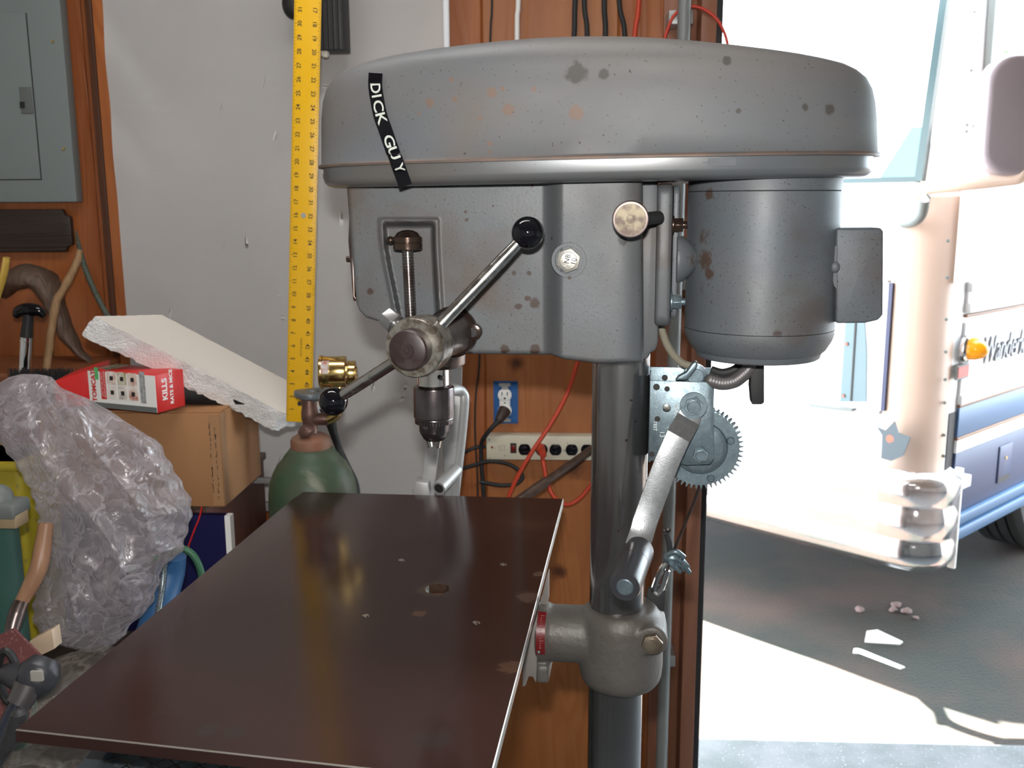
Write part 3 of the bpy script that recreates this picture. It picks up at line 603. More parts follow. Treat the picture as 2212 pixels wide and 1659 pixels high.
def plate(bm, ring, z0, z1, ch, hl=None, hr=0, mi_top=0, mi_side=1):
    c = sum(ring, Vector())/len(ring); ins = [p+(c-p).normalized()*ch*1.4 for p in ring]
    T1 = [bm.verts.new((p.x, p.y, z1)) for p in ins]; T2 = [bm.verts.new((p.x, p.y, z1-ch)) for p in ring]; T3 = [bm.verts.new((p.x, p.y, z0)) for p in ring]; n = len(ring)
    for k in range(n):
        bm.faces.new([T2[k], T2[(k+1) % n], T1[(k+1) % n], T1[k]]).material_index = mi_side
        bm.faces.new([T3[k], T3[(k+1) % n], T2[(k+1) % n], T2[k]]).material_index = mi_side
    eT = [bm.edges.get((T1[k], T1[(k+1) % n])) for k in range(n)]; eB = [bm.edges.get((T3[k], T3[(k+1) % n])) for k in range(n)]
    hn = 40; A = [bm.verts.new((hl.x+hr*cos(2*pi*k/hn), hl.y+hr*sin(2*pi*k/hn), z1)) for k in range(hn)]; B = [bm.verts.new((hl.x+hr*cos(2*pi*k/hn), hl.y+hr*sin(2*pi*k/hn), z0)) for k in range(hn)]
    ea = [bm.edges.new((A[k], A[(k+1) % hn])) for k in range(hn)]; eb = [bm.edges.new((B[k], B[(k+1) % hn])) for k in range(hn)]
    for k in range(hn): bm.faces.new([A[k], A[(k+1) % hn], B[(k+1) % hn], B[k]]).material_index = mi_side
    for f in bmesh.ops.triangle_fill(bm, edges=eT+ea, use_beauty=True)['geom']:
        if isinstance(f, bmesh.types.BMFace): f.material_index = mi_top
    for f in bmesh.ops.triangle_fill(bm, edges=eB+eb, use_beauty=True)['geom']:
        if isinstance(f, bmesh.types.BMFace): f.material_index = mi_side
    bmesh.ops.recalc_face_normals(bm, faces=bm.faces[:])
plate(b, outer, zT-tt, zT, .0011, hole, .0175)
for f in b.faces:
    if f.material_index == 1 and f.normal.y < -.6 and abs(f.normal.z) < .1: f.material_index = 0
tbl = obj('table_plate', b, [M['table'], M['tedge']], DP, sharp=20)
for (x, y) in ((867, 1210), (1087, 1219), (790, 1330), (1029, 1345)):
    q = TZ(x, y); b = new(); rev(b, (q.x, q.y, zT-.004), (0, 0, 1), [(0, .003), (.0035, .0046), (.0046, .0046), (.0049, .0040)], 20); obj('table_screw', b, M['steel'], tbl)
# --- table bracket: collar on the column, arm, tilt disc; one casting fused by remeshing
b = new(); zk = lambda y, yy=-.05: P.Y(1335, y, yy).z
ca = P.Y(1341, 1400, 0).x
rev(b, (ca, 0, zk(1512)), (0, 0, 1), [(0, .044), (.004, .050), (.012, .055), (.03, .057), (.075, .057), (.095, .055), (.106, .050), (.112, .045)], 48)
zarm = P.Y(1215, 1388, -.03).z
cyl(b, (P.Y(1176, 1388, 0).x, 0, zarm), (ca-.02, 0, zarm), .0385, seg=40); cyl(b, (P.Y(1160, 1388, 0).x, 0, zarm), (P.Y(1186, 1388, 0).x, 0, zarm), .0415, seg=40)
q = P.Y(1409, 1390, -.056); cyl(b, q+Vector((0, .004, 0)), q+Vector((0, .060, 0)), .0205, seg=28); box(b, q+Vector((-.03, .018, -.018)), q+Vector((.018, .075, .014)))
poly(b, P, [(1158, 1440), (1184, 1440), (1186, 1478), (1158, 1478)], -.035, .03)
M['cast'] = mat('bracket_cast', (.125, .118, .108), .5, .2, col2=(.095, .082, .072), ns=12, specks=((.06, .045, .04), 200, .70), bump=.0008, bs=150)
br = obj('table_bracket', b, M['cast'], DP)
md = br.modifiers.new('fuse', 'REMESH'); md.mode = 'VOXEL'; md.voxel_size = .0024; md.use_smooth_shade = True; md2 = br.modifiers.new('soft', 'SMOOTH'); md2.iterations = 10; md2.factor = .6
b = new(); hexbolt(b, q+Vector((0, .005, 0)), (0, -1, 0), .0140, .011, .2); obj('clamp_bolt', b, mat('old_bolt', (.26, .22, .16), .4, .7, col2=(.15, .11, .08), ns=60), DP, bevel=.001, label='brownish hex bolt on the bracket')
# red tilt scale wrapped on the disc, with graduation dots
b = new(); xr0 = P.Y(1158.5, 1388, -.035).x; xr1 = P.Y(1178, 1388, -.035).x; A = []; 
for k in range(17):
    a = radians(lerp(62, -18, k/16)); A.append((-cos(a)*.0432, sin(a)*.0432))
f1 = [[b.verts.new((x, y, zarm+z)) for (y, z) in A] for x in (xr0, xr1)]; f2 = [[b.verts.new((x, y*.95, zarm+z*.95)) for (y, z) in A] for x in (xr0, xr1)]
for k in range(16): b.faces.new([f1[0][k], f1[1][k], f1[1][k+1], f1[0][k+1]]); b.faces.new([f2[1][k], f2[0][k], f2[0][k+1], f2[1][k+1]]); b.faces.new([f1[0][k+1], f2[0][k+1], f2[0][k], f1[0][k]]); b.faces.new([f1[1][k], f2[1][k], f2[1][k+1], f1[1][k+1]])
for e in (0, 16): b.faces.new([f1[0][e], f1[1][e], f2[1][e], f2[0][e]])
tl = obj('tilt_scale', b, mat('scale_red', (.13, .008, .010), .3), DP, label='curved dark red scale plate')
b = new()
for k in range(14):
    a = radians(lerp(54, -4, k/13)); 
    for xx in ((xr0+xr1)/2, (xr0+xr1)/2+.003)[:1 + (k % 5 == 0)]: box(b, (xx-.0010, -cos(a)*.0436-.0004, zarm+sin(a)*.0436-.0005), (xx+.0010, -cos(a)*.0432, zarm+sin(a)*.0432+.0005))
obj('graduations', b, mat('scale_marks', (.35, .15, .12), .4), tl); b = new(); sph(b, ((xr0+xr1)/2-.002, -.0436*cos(radians(-12)), zarm-.0436*sin(radians(12))), .0028, seg=12); obj('scale_rivet', b, M['steel'], tl)
# trunnion plates under the table
b = new(); poly(b, P, [(1186, 1230), (1186, 1290), (1181, 1312), (1166, 1312), (1180, 1245)], -.002, .004); poly(b, P, [(1136, 1398), (1160, 1330), (1160, 1440), (1158, 1476), (1150, 1462), (1142, 1462), (1135, 1482), (1128, 1485), (1128, 1420)], -.036, .036); obj('trunnion', b, mat('trunnion_iron', (.30, .27, .25), .45, .5), DP, bevel=.0012)
# --- winch bolted to the column
yf, yb_ = -.048, .030
b = new(); A = [(1404, 822), (1526, 826), (1541, 840), (1543, 990), (1534, 1003), (1482, 1005), (1470, 1001), (1402, 995)]
poly(b, P, A, yf, yf+.0028)
wi = obj('winch', b, M['zinc'], DP, bevel=.0007, label='shiny zinc-plated hand winch bolted to the column')
b = new(); fp = P.Y(1404, 822, yf); x0 = fp.x; zt0 = fp.z; zb0 = P.Y(1403, 1000, yf).z; x1 = P.Y(1541, 900, yf).x
box(b, (x0, yf+.0028, zb0), (x0+.0028, yb_+.0028, zt0)); obj('winch_web', b, M['zinc'], wi, bevel=.0007)
b = new(); box(b, (x0, yb_, zb0), (x1+.006, yb_+.0028, zt0+.004)); obj('winch_back_plate', b, M['zinc'], wi, bevel=.0007)
gc = P.Y(1512, 965, -.02); gr = P.Y(1606, 965, -.02).x-gc.x; gc.y = 0
b = new(); n = 52; ring = []
for k in range(n):
    for (da, r) in ((0, gr-.0055), (.28, gr-.0050), (.46, gr), (.62, gr), (.80, gr-.0050)):
        a = -2*pi*(k+da)/n; ring.append((gc.x+r*cos(a), gc.z+r*sin(a)))
prism(b, [Vector((x, -.026, z)) for x, z in ring], [Vector((x, -.018, z)) for x, z in ring]); gear = obj('winch_gear', b, M['zinc'], wi, sharp=20, label='large toothed winch gear')
b = new(); rev(b, gc+Vector((0, -.026, 0)), (0, -1, 0), [(-.002, .0335), (.0, .0345), (.003, .0330), (.0045, .029), (.005, .027)], 48); obj('gear_hub', b, M['zinc'], wi)
for (x, y) in ((1578, 951), (1535, 1032), (1458, 1010)):
    q = P.Y(x, y, -.026); b = new(); rev(b, q, (0, -1, 0), [(0, .0050), (.003, .0048), (.0042, .0036), (.0042, .0022), (.0025, .002)], 18); obj('gear_rivet', b, M['zinc'], wi)
b = new(); cyl(b, gc+Vector((0, -.016, 0)), gc+Vector((0, yb_+.016-.018, 0)), .020, seg=28); rev(b, gc+Vector((0, .012, 0)), (0, 1, 0), [(0, .046), (.0015, .046)], 40); obj('winch_drum', b, M['zinc'], wi)
# pinion shaft with pawl on top
pc = P.Y(1502, 812, .0); b = new(); rev(b, Vector((pc.x, -.006, pc.z)), (0, 1, 0), [(0, .0095), (.006, .0095), (.007, .015), (.016, .015), (.017, .0095), (.036, .0095)], 28); obj('pinion_shaft', b, M['zinc'], wi)
b = new(); poly(b, P, [(1458, 822), (1466, 812), (1482, 804), (1494, 786), (1502, 780), (1508, 784), (1504, 798), (1494, 812), (1484, 822)], -.012, -.002); obj('ratchet_pawl', b, M['zinc'], wi, bevel=.002, bseg=3)
for (x, y, r, w_) in ((1498, 876, .0118, .0165), (1513, 981, .0098, .0)):
    q = P.Y(x, y, -.0625 if y < 900 else yf); b = new(); hexbolt(b, q, (0, -1, 0), r, .0065, .3, w_); cyl(b, q+Vector((0, -.0065, 0)), q+Vector((0, -.0115, 0)), r*.62, seg=24); cyl(b, q+Vector((0, -.0115, 0)), q+Vector((0, -.012, 0)), r*.5, seg=20); obj('winch_bolt', b, M['zinc'], wi, bevel=.0003, bseg=1)
q = P.Y(1440, 880, yf); b = new(); cyl(b, q, q+Vector((0, -.004, 0)), .0052, seg=20); obj('winch_bolt', b, M['steel'], wi, bevel=.0006)
for (x, y, r) in ((1418, 836, .0042), (1420, 905, .0036), (1441, 840, .0034), (1408, 981, .0035)):
    q = P.Y(x, y, yf); b = new(); cyl(b, q+Vector((0, .001, 0)), q+Vector((0, -.0004, 0)), r, seg=18); obj('bolt_hole', b, M['ink'], wi)
q = P.Y(1436, 816, yb_-.0006); b = new(); cyl(b, q, q+Vector((0, .001, 0)), .004, seg=16); obj('bolt_hole', b, M['ink'], wi)
b = new()
for (s_, x, y, sz) in (('MAX', 1461, 888, .0085), ('13', 1430, 938, .0085), ('KG', 1446, 932, .0085), ('TEST', 1415, 920, .006)):
    put_text(b, s_, sz, P.Y(x, y, yf-.0004), (0, 0, -1), (1, 0, 0), .0001)
obj('stamped_marks', b, mat('stamp', (.62, .70, .72), .4, .5), wi)
# crank arm: flat bar that steps outwards twice, then the grip
arm = [(1500, 876, -.062), (1488, 905, -.064), (1466, 942, -.086), (1440, 1000, -.090), (1412, 1075, -.094), (1394, 1125, -.097), (1384, 1160, -.104), (1372, 1186, -.118)]
b = new(); rows = []
for i, (x, y, d) in enumerate(arm):
    p = P.Y(x, y, d); pn = P.Y(*arm[min(i+1, len(arm)-1)]); pp = P.Y(*arm[max(i-1, 0)]); t = (pn-pp); t.y = 0; t.normalize(); nrm = Vector((t.z, 0, -t.x)); wd = .0150 if i < 7 else .0140
    if i == 0: wd = .012
    rows.append([b.verts.new(p+nrm*wd), b.verts.new(p-nrm*wd), b.verts.new(p-nrm*wd+Vector((0, .0042, 0))), b.verts.new(p+nrm*wd+Vector((0, .0042, 0)))])
for r1, r2 in zip(rows, rows[1:]):
    for k in range(4): b.faces.new([r1[k], r2[k], r2[(k+1) % 4], r1[(k+1) % 4]])
b.faces.new(rows[0]); b.faces.new(rows[-1][::-1]); bmesh.ops.recalc_face_normals(b, faces=b.faces[:])
obj('crank_arm', b, M['zincbright'], wi, bevel=.0006, label='long bright flat crank arm')
g0 = P.Y(1380, 1188, -.105); g1 = P.Y(1350, 1268, -.205); gd = g1-g0; gl = gd.length
b = new(); rev(b, g0, gd, [(0, .0175), (.004, .0188), (gl*.40, .0184), (gl*.405, .0178), (gl*.41, .0184), (gl-.004, .0178), (gl, .0168)], 40)
grip = obj('crank_grip', b, mat('grip_plastic', (.035, .035, .04), .3), wi, label='dark round crank grip')
b = new(); rev(b, g1, gd, [(-.002, .0098), (.0012, .0098), (.002, .0088)], 28); obj('grip_pin', b, M['zinc'], grip)
# cable, clip and lifting tab
b = new(); tube(b, [P.Y(x, y, d) for x, y, d in ((1520, 1030, .0), (1499, 1085, .012), (1472, 1150, .02), (1452, 1200, .025), (1440, 1235, .03), (1424, 1283, .035))], .0022, 8); cb = obj('winch_cable', b, M['darksteel'], DP, label='thin twisted steel cable')
b = new(); tube(b, [P.Y(x, y, .024) for x, y in ((1452, 1200), (1428, 1232), (1416, 1262), (1412, 1276), (1420, 1282), (1430, 1268), (1442, 1232))], .0042, 8); obj('cable_thimble', b, M['chrome'], DP)
b = new(); tube(b, [P.Y(x, y, .022) for x, y in ((1448, 1195), (1445, 1170), (1441, 1152))], .0042, 10); obj('cable_end', b, M['rubber'], DP); b = new(); q = P.Y(1441, 1150, .022)
for k in range(14): a = k*.7; u = Vector((cos(a), sin(a), .3+.2*cos(k)))*.0055; cyl(b, q, q+u+Vector((0, 0, .002)), .0007, seg=5)
obj('frayed_strands', b, M['darksteel'], DP)
b = new(); q = P.Y(1452, 1206, .015); sph(b, q, .011, (1.1, .8, .9), 14); 
for (x, y) in ((1452, 1212), (1472, 1214)):
    p = P.Y(x, y, .012); cyl(b, p, p+Vector((.006, -.012, -.004)), .0065, seg=6); cyl(b, p+Vector((.006, -.012, -.004)), p+Vector((.010, -.021, -.007)), .0032, seg=10)
tube(b, [P.Y(1440, 1200, .012), P.Y(1460, 1192, .008), P.Y(1478, 1204, .012)], .004, 8); obj('cable_clip', b, M['zinc'], DP, bevel=.0006)
b = new(); poly(b, P, [(1399, 1275), (1408, 1266), (1428, 1266), (1438, 1276), (1434, 1330), (1428, 1352), (1396, 1352), (1394, 1300)], .030, .036); q = P.Y(1415, 1282, .0298); cyl(b, q, q+Vector((0, .0004, 0)), .0035, seg=14, mi=1); obj('lifting_tab', b, [M['rubber'], M['white']], DP, bevel=.0008)

# ================================================================ yellow ruler
F = Frame((-.45, 1.868, 0)); P0 = F.Y(618, 910, 0.0); Pt = F.Y(635.5, 0, .03); up = (Pt-P0).normalized(); 
Pr = F.Y(673, 910, 0.0); wdt = .0508; rt = (Pr-P0); rt = (rt-up*rt.dot(up)).normalized(); nn = rt.cross(up).normalized(); nn = nn if nn.y < 0 else -nn
T = thing('ruler', 'long yellow straightedge ruler standing upright in front of the white sheet', 'ruler', tuple(F.o))
LEN = 48*.0254; wdt = (Pr-P0).length
b = new(); c4 = [P0, P0+rt*wdt, P0+rt*wdt+up*LEN, P0+up*LEN]; hexa(b, [p-nn*.0028 for p in c4], c4); obj('blade', b, M['yellow'], T, bevel=.0003)
tk = new(); nu_ = new()
for k in range(1, 48*8):
    h = k*.0254/8; ln = .0075 if k % 8 == 0 else (.0058 if k % 4 == 0 else (.0042 if k % 2 == 0 else .003))
    for (bx, s) in ((P0, 1), (P0+rt*wdt, -1)):
        a = bx+up*h+nn*.0003; q = [a, a+rt*s*ln, a+rt*s*ln+up*.0005, a+up*.0005]; tk.faces.new([tk.verts.new(v) for v in (q if s > 0 else q[::-1])])
tag(obj('graduations', tk, M['ink'], T, label='fine black graduation marks along both edges'), kind='stuff')
for k in range(1, 48):
    put_text(nu_, str(k), .0112, P0+up*(k*.0254)+rt*.0118+nn*.0004, up, -rt, .0001)
    put_text(nu_, str(48-k), .0112, P0+up*(k*.0254)+rt*(wdt-.0118)+nn*.0004, -up, rt, .0001)
put_text(nu_, 'MADE IN U.S.A.', .0055, P0+up*(5.9*.0254)+rt*.027+nn*.0004, -up, rt)
tag(obj('numerals', nu_, M['ink'], T), kind='stuff')
for (x, y, r, m) in ((647, 872, .0048, M['ink']), (651, 465, .005, M['silver'])):
    q = F.Y(x, y, 0); b = new(); q = q-nn*((q-P0).dot(nn)); cyl(b, q, q+nn*.0005, r, seg=20); obj('hole', b, m, T)

# ================================================================ foam board, cardboard box, chest, navy board, bait boxes
F = Frame((-.75, 1.9, 0)); T = thing('foam_board', 'thick white polystyrene foam board lying tilted over the boxes', 'foam board', tuple(F.o))
A = F.W(203, 683, 1.75); E_ = F.W(350, 680, 1.91); B = F.W(612, 892, 1.89); D = B+E_-A
dn = (F.W(190, 727, 1.75)-A); nrm = (B-A).cross(E_-A).normalized(); nrm = nrm if nrm.z < 0 else -nrm; th = .047
b = new(); n1, n2, n3 = 60, 18, 6
def fpt(u, v, w_):
    p = A+(B-A)*u+(E_-A)*v+nrm*th*w_; return p
grid = {}
for i in range(n1+1):
    for j in range(n2+1):
        for k in range(n3+1):
            if i in (0, n1) or j in (0, n2) or k in (0, n3):
                p = fpt(i/n1, j/n2, k/n3); r = .0035*noise.noise(p*70)+.002*noise.noise(p*170)
                e = Vector((0, 0, 0))
                if j == 0: e -= (E_-A).normalized()*(r+ (.004*sin(p.x*40)*(k/n3)))
                if i == 0: e -= (B-A).normalized()*r*.5
                if i == n1: e += (B-A).normalized()*r*1.5
                if k == n3: e += nrm*r
                grid[i, j, k] = b.verts.new(p+e)
def gf(q): 
    f = b.faces.new([grid[x] for x in q]); return f
for i in range(n1):
    for j in range(n2):
        for k, mi in ((0, 0), (n3, 1)): gf([(i, j, k), (i+1, j, k), (i+1, j+1, k), (i, j+1, k)]).material_index = mi
for i in range(n1):
    for k in range(n3):
        for j in (0, n2): gf([(i, j, k), (i+1, j, k), (i+1, j, k+1), (i, j, k+1)]).material_index = 1
for j in range(n2):
    for k in range(n3):
        for i in (0, n1): gf([(i, j, k), (i, j+1, k), (i, j+1, k+1), (i, j, k+1)]).material_index = 1
bmesh.ops.recalc_face_normals(b, faces=b.faces[:]); obj('slab', b, [M['foam'], M['foamcut']], T, sharp=60)

F = Frame((-.72, 1.8, 0)); T = thing('cardboard_box', 'plain brown cardboard box under the white foam board', 'box', (-.72, 1.8, 0))
ct = F.W(473, 893, 1.8); cbm = F.W(487, 1096, 1.8); bz = cbm.z; tz = ct.z; xr_ = (ct.x+cbm.x)/2; xl_ = xr_-.36
b = new(); box(b, (xl_, 0, bz), (xr_, .235, tz)); bx = obj('carton', b, M['card'], T, bevel=.003)
b = new(); box(b, (xl_+.001, .003, tz), (xr_-.001, .115, tz+.003)); obj('flap', b, M['card'], T, bevel=.001); b = new(); box(b, (xl_+.001, .119, tz), (xr_-.001, .232, tz+.003)); obj('flap', b, M['card'], T, bevel=.001)
b = new(); box(b, (xr_-.022, -.0008, bz+.004), (xr_-.001, 0.0002, tz-.003)); box(b, (xr_-.0002, .001, bz+.004), (xr_+.0008, .03, tz-.003)); obj('corner_tape', b, M['cardtape'], T)
b = new()
for k in range(26):
    z = lerp(tz-.02, bz+.01, random.random()); l = random.uniform(.002, .009); x = xr_-.0215+random.uniform(-.0005, .0012); box(b, (x, -.0014, z), (x+.0009, -.0008, z+l))
for k in range(26):
    z = lerp(tz-.03, bz+.01, random.random()); l = random.uniform(.002, .009); x = xr_-.011+random.uniform(-.0008, .0012); box(b, (x, -.0014, z), (x+.0009, -.0008, z+l))
tag(obj('scuff_marks', b, M['ink'], T), kind='stuff')

F = Frame((-.8, 1.84, 0)); T = thing('wooden_chest', 'dark red-brown wooden chest under the cardboard box', 'chest', (-.8, 1.84, 0))
xe = F.W(580, 1090, 2.24).x
b = new(); box(b, (-.42, .0, 0), (xe-.0, .38, bz-.016)); obj('carcass', b, M['chest'], T, bevel=.002)
b = new(); box(b, (-.43, -.01, bz-.016), (xe+.004, .39, bz)); obj('top_board', b, M['drift'], T, bevel=.002, label='weathered grey top board')
F = Frame((-.78, 1.80, 0)); T = thing('navy_board', 'navy blue board with a white edge standing below the cardboard box', 'board', (-.78, 1.80, 0))
x1 = F.W(488, 1170, 1.80).x; x2 = F.W(500, 1170, 1.80).x
b = new(); box(b, (-.34, 0, .0), (x1, .02, bz-.018)); obj('panel', b, M['navy'], T); b = new(); box(b, (x1, 0, 0), (x2, .02, bz-.018)); obj('edge_strip', b, M['white'], T, label='white edge strip')

def bait(name, lab, loc, rz, W, H, D_, texts):
    T = thing(name, lab, 'box', loc, rz); b = new(); box(b, (-W/2, 0, 0), (W/2, D_, H)); obj('carton', b, mat('carton_red', (.50, .012, .015), .35), T, bevel=.0012); return T
F0 = Frame((0, 0, 0)); tb = ct.z+.0045; q = F0.Z(260, 893, tb)
p1 = F0.W(193, 868, 1.62); 
# bait box seen three quarters: white printed face, red side, red top
pa = F0.Z(192, 878, tb); pb = F0.Z(339, 893, tb)
pa = F0.W(196, 880, 1.79); pb = F0.W(341, 893, 1.735)
tb = min(pa.z, pb.z); ang = math.atan2(pb.y-pa.y, pb.x-pa.x); W = math.hypot(pb.x-pa.x, pb.y-pa.y); mid_ = (pa+pb)/2; H = .072
F = Frame((mid_.x, mid_.y, pb.z), ang)
T = thing('bait_box', 'red and white printed rodent bait box with small pictures, lying on the cardboard box', 'box', tuple(F.o), ang)
b = new(); box(b, (-W/2, 0, 0), (W/2, .075, H)); obj('carton', b, M['red'], T, bevel=.0012)
b = new(); box(b, (-W/2+.0005, -.0008, .001), (W/2-.0005, 0, H-.001)); pnl = obj('front_panel', b, M['white'], T, label='white printed front panel')
b = new(); box(b, (-W/2+.0005, -.0014, .001), (W/2-.0005, -.0008, .011)); obj('grey_band', b, M['greypaint'], T)
b = new(); put_text(b, 'TOMCAT', .0145, (-W/2+.0145, -.0016, .042), (0, 0, 1), (-1, 0, 0), .0006); obj('red_lettering', b, M['red'], pnl)
b = new(); box(b, (-W/2+.031, -.0012, .018), (-W/2+.044, -.0008, .077)); obj('red_bar', b, M['red'], pnl)
b = new(); put_text(b, 'EASY TO USE, HERE IS', .0048, (-W/2+.0355, -.0016, .047), (0, 0, 1), (-1, 0, 0)); put_text(b, 'BENEFITS OF STATIONS', .0048, (-W/2+.0412, -.0016, .047), (0, 0, 1), (-1, 0, 0)); obj('white_lettering', b, M['white'], pnl)
cols = [(.55, .28, .2), (.35, .3, .12), (.6, .35, .28), (.7, .62, .58), (.42, .36, .34), (.5, .2, .14)]
for k in range(6):
    x = -W/2+.048+(k % 3)*.0255; z = .048-(k//3)*.0275
    b = new(); box(b, (x, -.0012, z), (x+.022, -.0008, z+.025)); pc_ = obj('picture', b, mat('picture_%d' % k, cols[k], .5, col2=(.8, .75, .7), ns=60), pnl)
    b = new(); box(b, (x+.007, -.0016, z+.008), (x+.015, -.0012, z+.016)); obj('picture_subject', b, M['ink'], pnl)
b = new(); box(b, (-W/2+.127, -.0012, .017), (-W/2+.140, -.0008, .077)); obj('small_print', b, mat('print_grey', (.45, .47, .48), .6, col2=(.2, .2, .2), ns=300), pnl)
b = new(); box(b, (-W/2+.018, -.0012, .055), (-W/2+.027, -.0008, .079)); obj('green_bar', b, mat('print_green', (.10, .45, .15), .5), pnl)
b = new(); put_text(b, 'KILLS', .018, (W/2+.0006, .022, .042), (0, 0, 1), (0, -1, 0), .0006); put_text(b, 'RATS & MICE', .0115, (W/2+.0006, .040, .044), (0, 0, 1), (0, -1, 0), .0004); obj('side_lettering', b, M['white'], T)
b = new(); box(b, (-W/2+.012, .004, H), (-W/2+.034, .072, H+.0007)); box(b, (-W/2+.002, .004, H), (-W/2+.006, .072, H+.0007)); obj('top_stripe', b, mat('top_print', (.5, .48, .42), .5, col2=(.08, .2, .08), ns=50), T)
F2 = Frame((F.o[0]-.11, F.o[1]+.03, F.o[2]), ang+.5); T = thing('bait_carton', 'plain bright red carton poking out left of the printed bait box', 'carton', tuple(F2.o), F2.rz)
b = new(); prism(b, [(-.035, 0, 0), (.035, 0, 0), (.035, 0, .072), (-.035, 0, .05)], [(-.035, .12, 0), (.035, .12, 0), (.035, .12, .072), (-.035, .12, .05)]); obj('carton', b, M['red'], T, bevel=.001); b = new(); put_text(b, 'BAIT', .012, (0, -.0006, .03), (1, 0, 0), (0, 0, 1)); 
b.free()
# black tray hidden between bait box and foam
F = Frame((-.72, 1.9, tz+.0035)); T = thing('black_tray', 'black plastic tray between the bait box and the foam board', 'tray', tuple(F.o)); b = new(); hexa(b, [Vector(v) for v in ((-.21, -.035, 0), (.09, -.035, 0), (.09, .10, 0), (-.21, .10, 0))], [Vector(v) for v in ((-.22, -.04, .012), (.07, -.04, .012), (.07, .11, .012), (-.22, .11, .012))]); obj('tray_body', b, M['black'], T, bevel=.002)

# ================================================================ gas cylinder
F = Frame((float(G.W(678, 1100, 1.80).x), 1.80, 0)); T = thing('gas_cylinder', 'green gas cylinder with rusty collar and old bronze valve', 'gas cylinder', tuple(F.o))
def fz(y): return F.Y(678, y, 0).z
def fr_(px, y): return abs(F.Y(678+px, y, 0).x-F.Y(678, y, 0).x)
b = new(); rev(b, (0, 0, 0), (0, 0, 1), [(.0, .08), (.01, fr_(93, 1100)), (fz(1140), fr_(93, 1100)), (fz(1085), fr_(94, 1085)), (fz(1060), fr_(93, 1060)), (fz(1040), fr_(90, 1040)), (fz(1020), fr_(83, 1020)), (fz(1003), fr_(74, 1003)), (fz(992), fr_(64, 992)), (fz(990), fr_(62, 990)), (fz(983), fr_(58, 983)), (fz(974), fr_(50, 974)), (fz(966), fr_(44, 966))], 64); obj('cylinder_body', b, M['tankgreen'], T, sharp=60)
b = new(); rev(b, (0, 0, fz(982)), (0, 0, 1), [(0, fr_(42, 970)), (.004, fr_(43, 970)), (fz(950)-fz(982), fr_(43, 950)), (fz(944)-fz(982), fr_(40, 944)), (fz(938)-fz(982), fr_(30, 938)), (fz(936)-fz(982), fr_(14, 936))], 48); obj('neck_ring', b, M['tankrust'], T)
b = new(); rev(b, (0, 0, fz(942)), (0, 0, 1), [(0, fr_(20, 940)), (.006, fr_(20, 940)), (.0065, fr_(15, 930)), (.03, fr_(16, 915)), (.034, fr_(18, 910)), (fz(890)-fz(942), fr_(18, 890)), (fz(880)-fz(942), fr_(16, 880)), (fz(858)-fz(942), fr_(17, 860))], 24); q = F.Y(665, 925, 0); 
cyl(b, (0, 0, q.z), (-.004, -.034, q.z), .0125, seg=6); cyl(b, (-.004, -.034, q.z), (-.005, -.038, q.z), .008, seg=16); cyl(b, (.0, 0, fz(905)), (.035, -.0, fz(905)), .012, seg=16); obj('valve', b, M['valve'], T, bevel=.001)
b = new(); c = F.Y(676, 851, 0); rr = [(c.x+.037*cos(t)*(1+.12*sin(3*t)), .034*sin(t)*(1+.12*cos(4*t))) for t in np.linspace(0, 2*pi, 25)[:-1]]; prism(b, [Vector((x, y, c.z-.006)) for x, y in rr], [Vector((x, y, c.z+.006)) for x, y in rr]); cyl(b, (c.x, 0, c.z-.014), (c.x, 0, c.z+.009), .012, seg=16); obj('hand_wheel', b, mat('wheel_grey', (.13, .15, .165), .45, .4), T, bevel=.003, bseg=3)
b = new(); tube(b, [(.035, 0, fz(905)), (.05, 0, fz(895)), (.055, .0, fz(870)), (.05, 0, fz(825))], .011, 14); rg = obj('regulator_body', b, M['brass'], T)
for (x, y, rpx, hgt, dd) in ((722, 803, 36, .05, -.02), (748, 806, 29, .04, .02)):
    b = new(); c = F.Y(x, y, dd); R_ = rpx*1.83/2100; u = Vector((-1, -.10, 0)).normalized(); cyl(b, c-u*hgt*.45, c+u*hgt*.4, R_*.94, seg=40); rev(b, c+u*hgt*.4, u, [(0, R_), (.006, R_), (.007, R_*.9), (.0072, R_*.5)], 40); g_ = obj('pressure_gauge', b, M['brass'], T, bevel=.001)
    b = new(); cyl(b, c-u*hgt*.45-u*.0002, c-u*(hgt*.45+.003), R_*.55, R_*.45, seg=28); obj('gauge_boss', b, M['brass'], g_)
b = new(); q = F.Y(702, 796, -.055); box(b, q-Vector((.008, .0, .010)), q+Vector((.005, .03, .012))); obj('gauge_sticker', b, mat('sticker', (.55, .2, .15), .4, col2=(.7, .7, .7), ns=80), T)
T = thing('gas_hose', 'dark rubber hose curving down behind the green gas cylinder', 'hose', (-.38, 1.99, 0)); F = Frame((-.38, 1.99, 0)); b = new(); tube(b, [F.Y(x, y, 0) for x, y in ((702, 880), (712, 905), (722, 940), (735, 975), (752, 1010), (768, 1045), (772, 1090), (770, 1200))], [.013, .012, .0085, .0075, .007, .007, .007, .007], 12); obj('hose', b, M['rubber'], T)

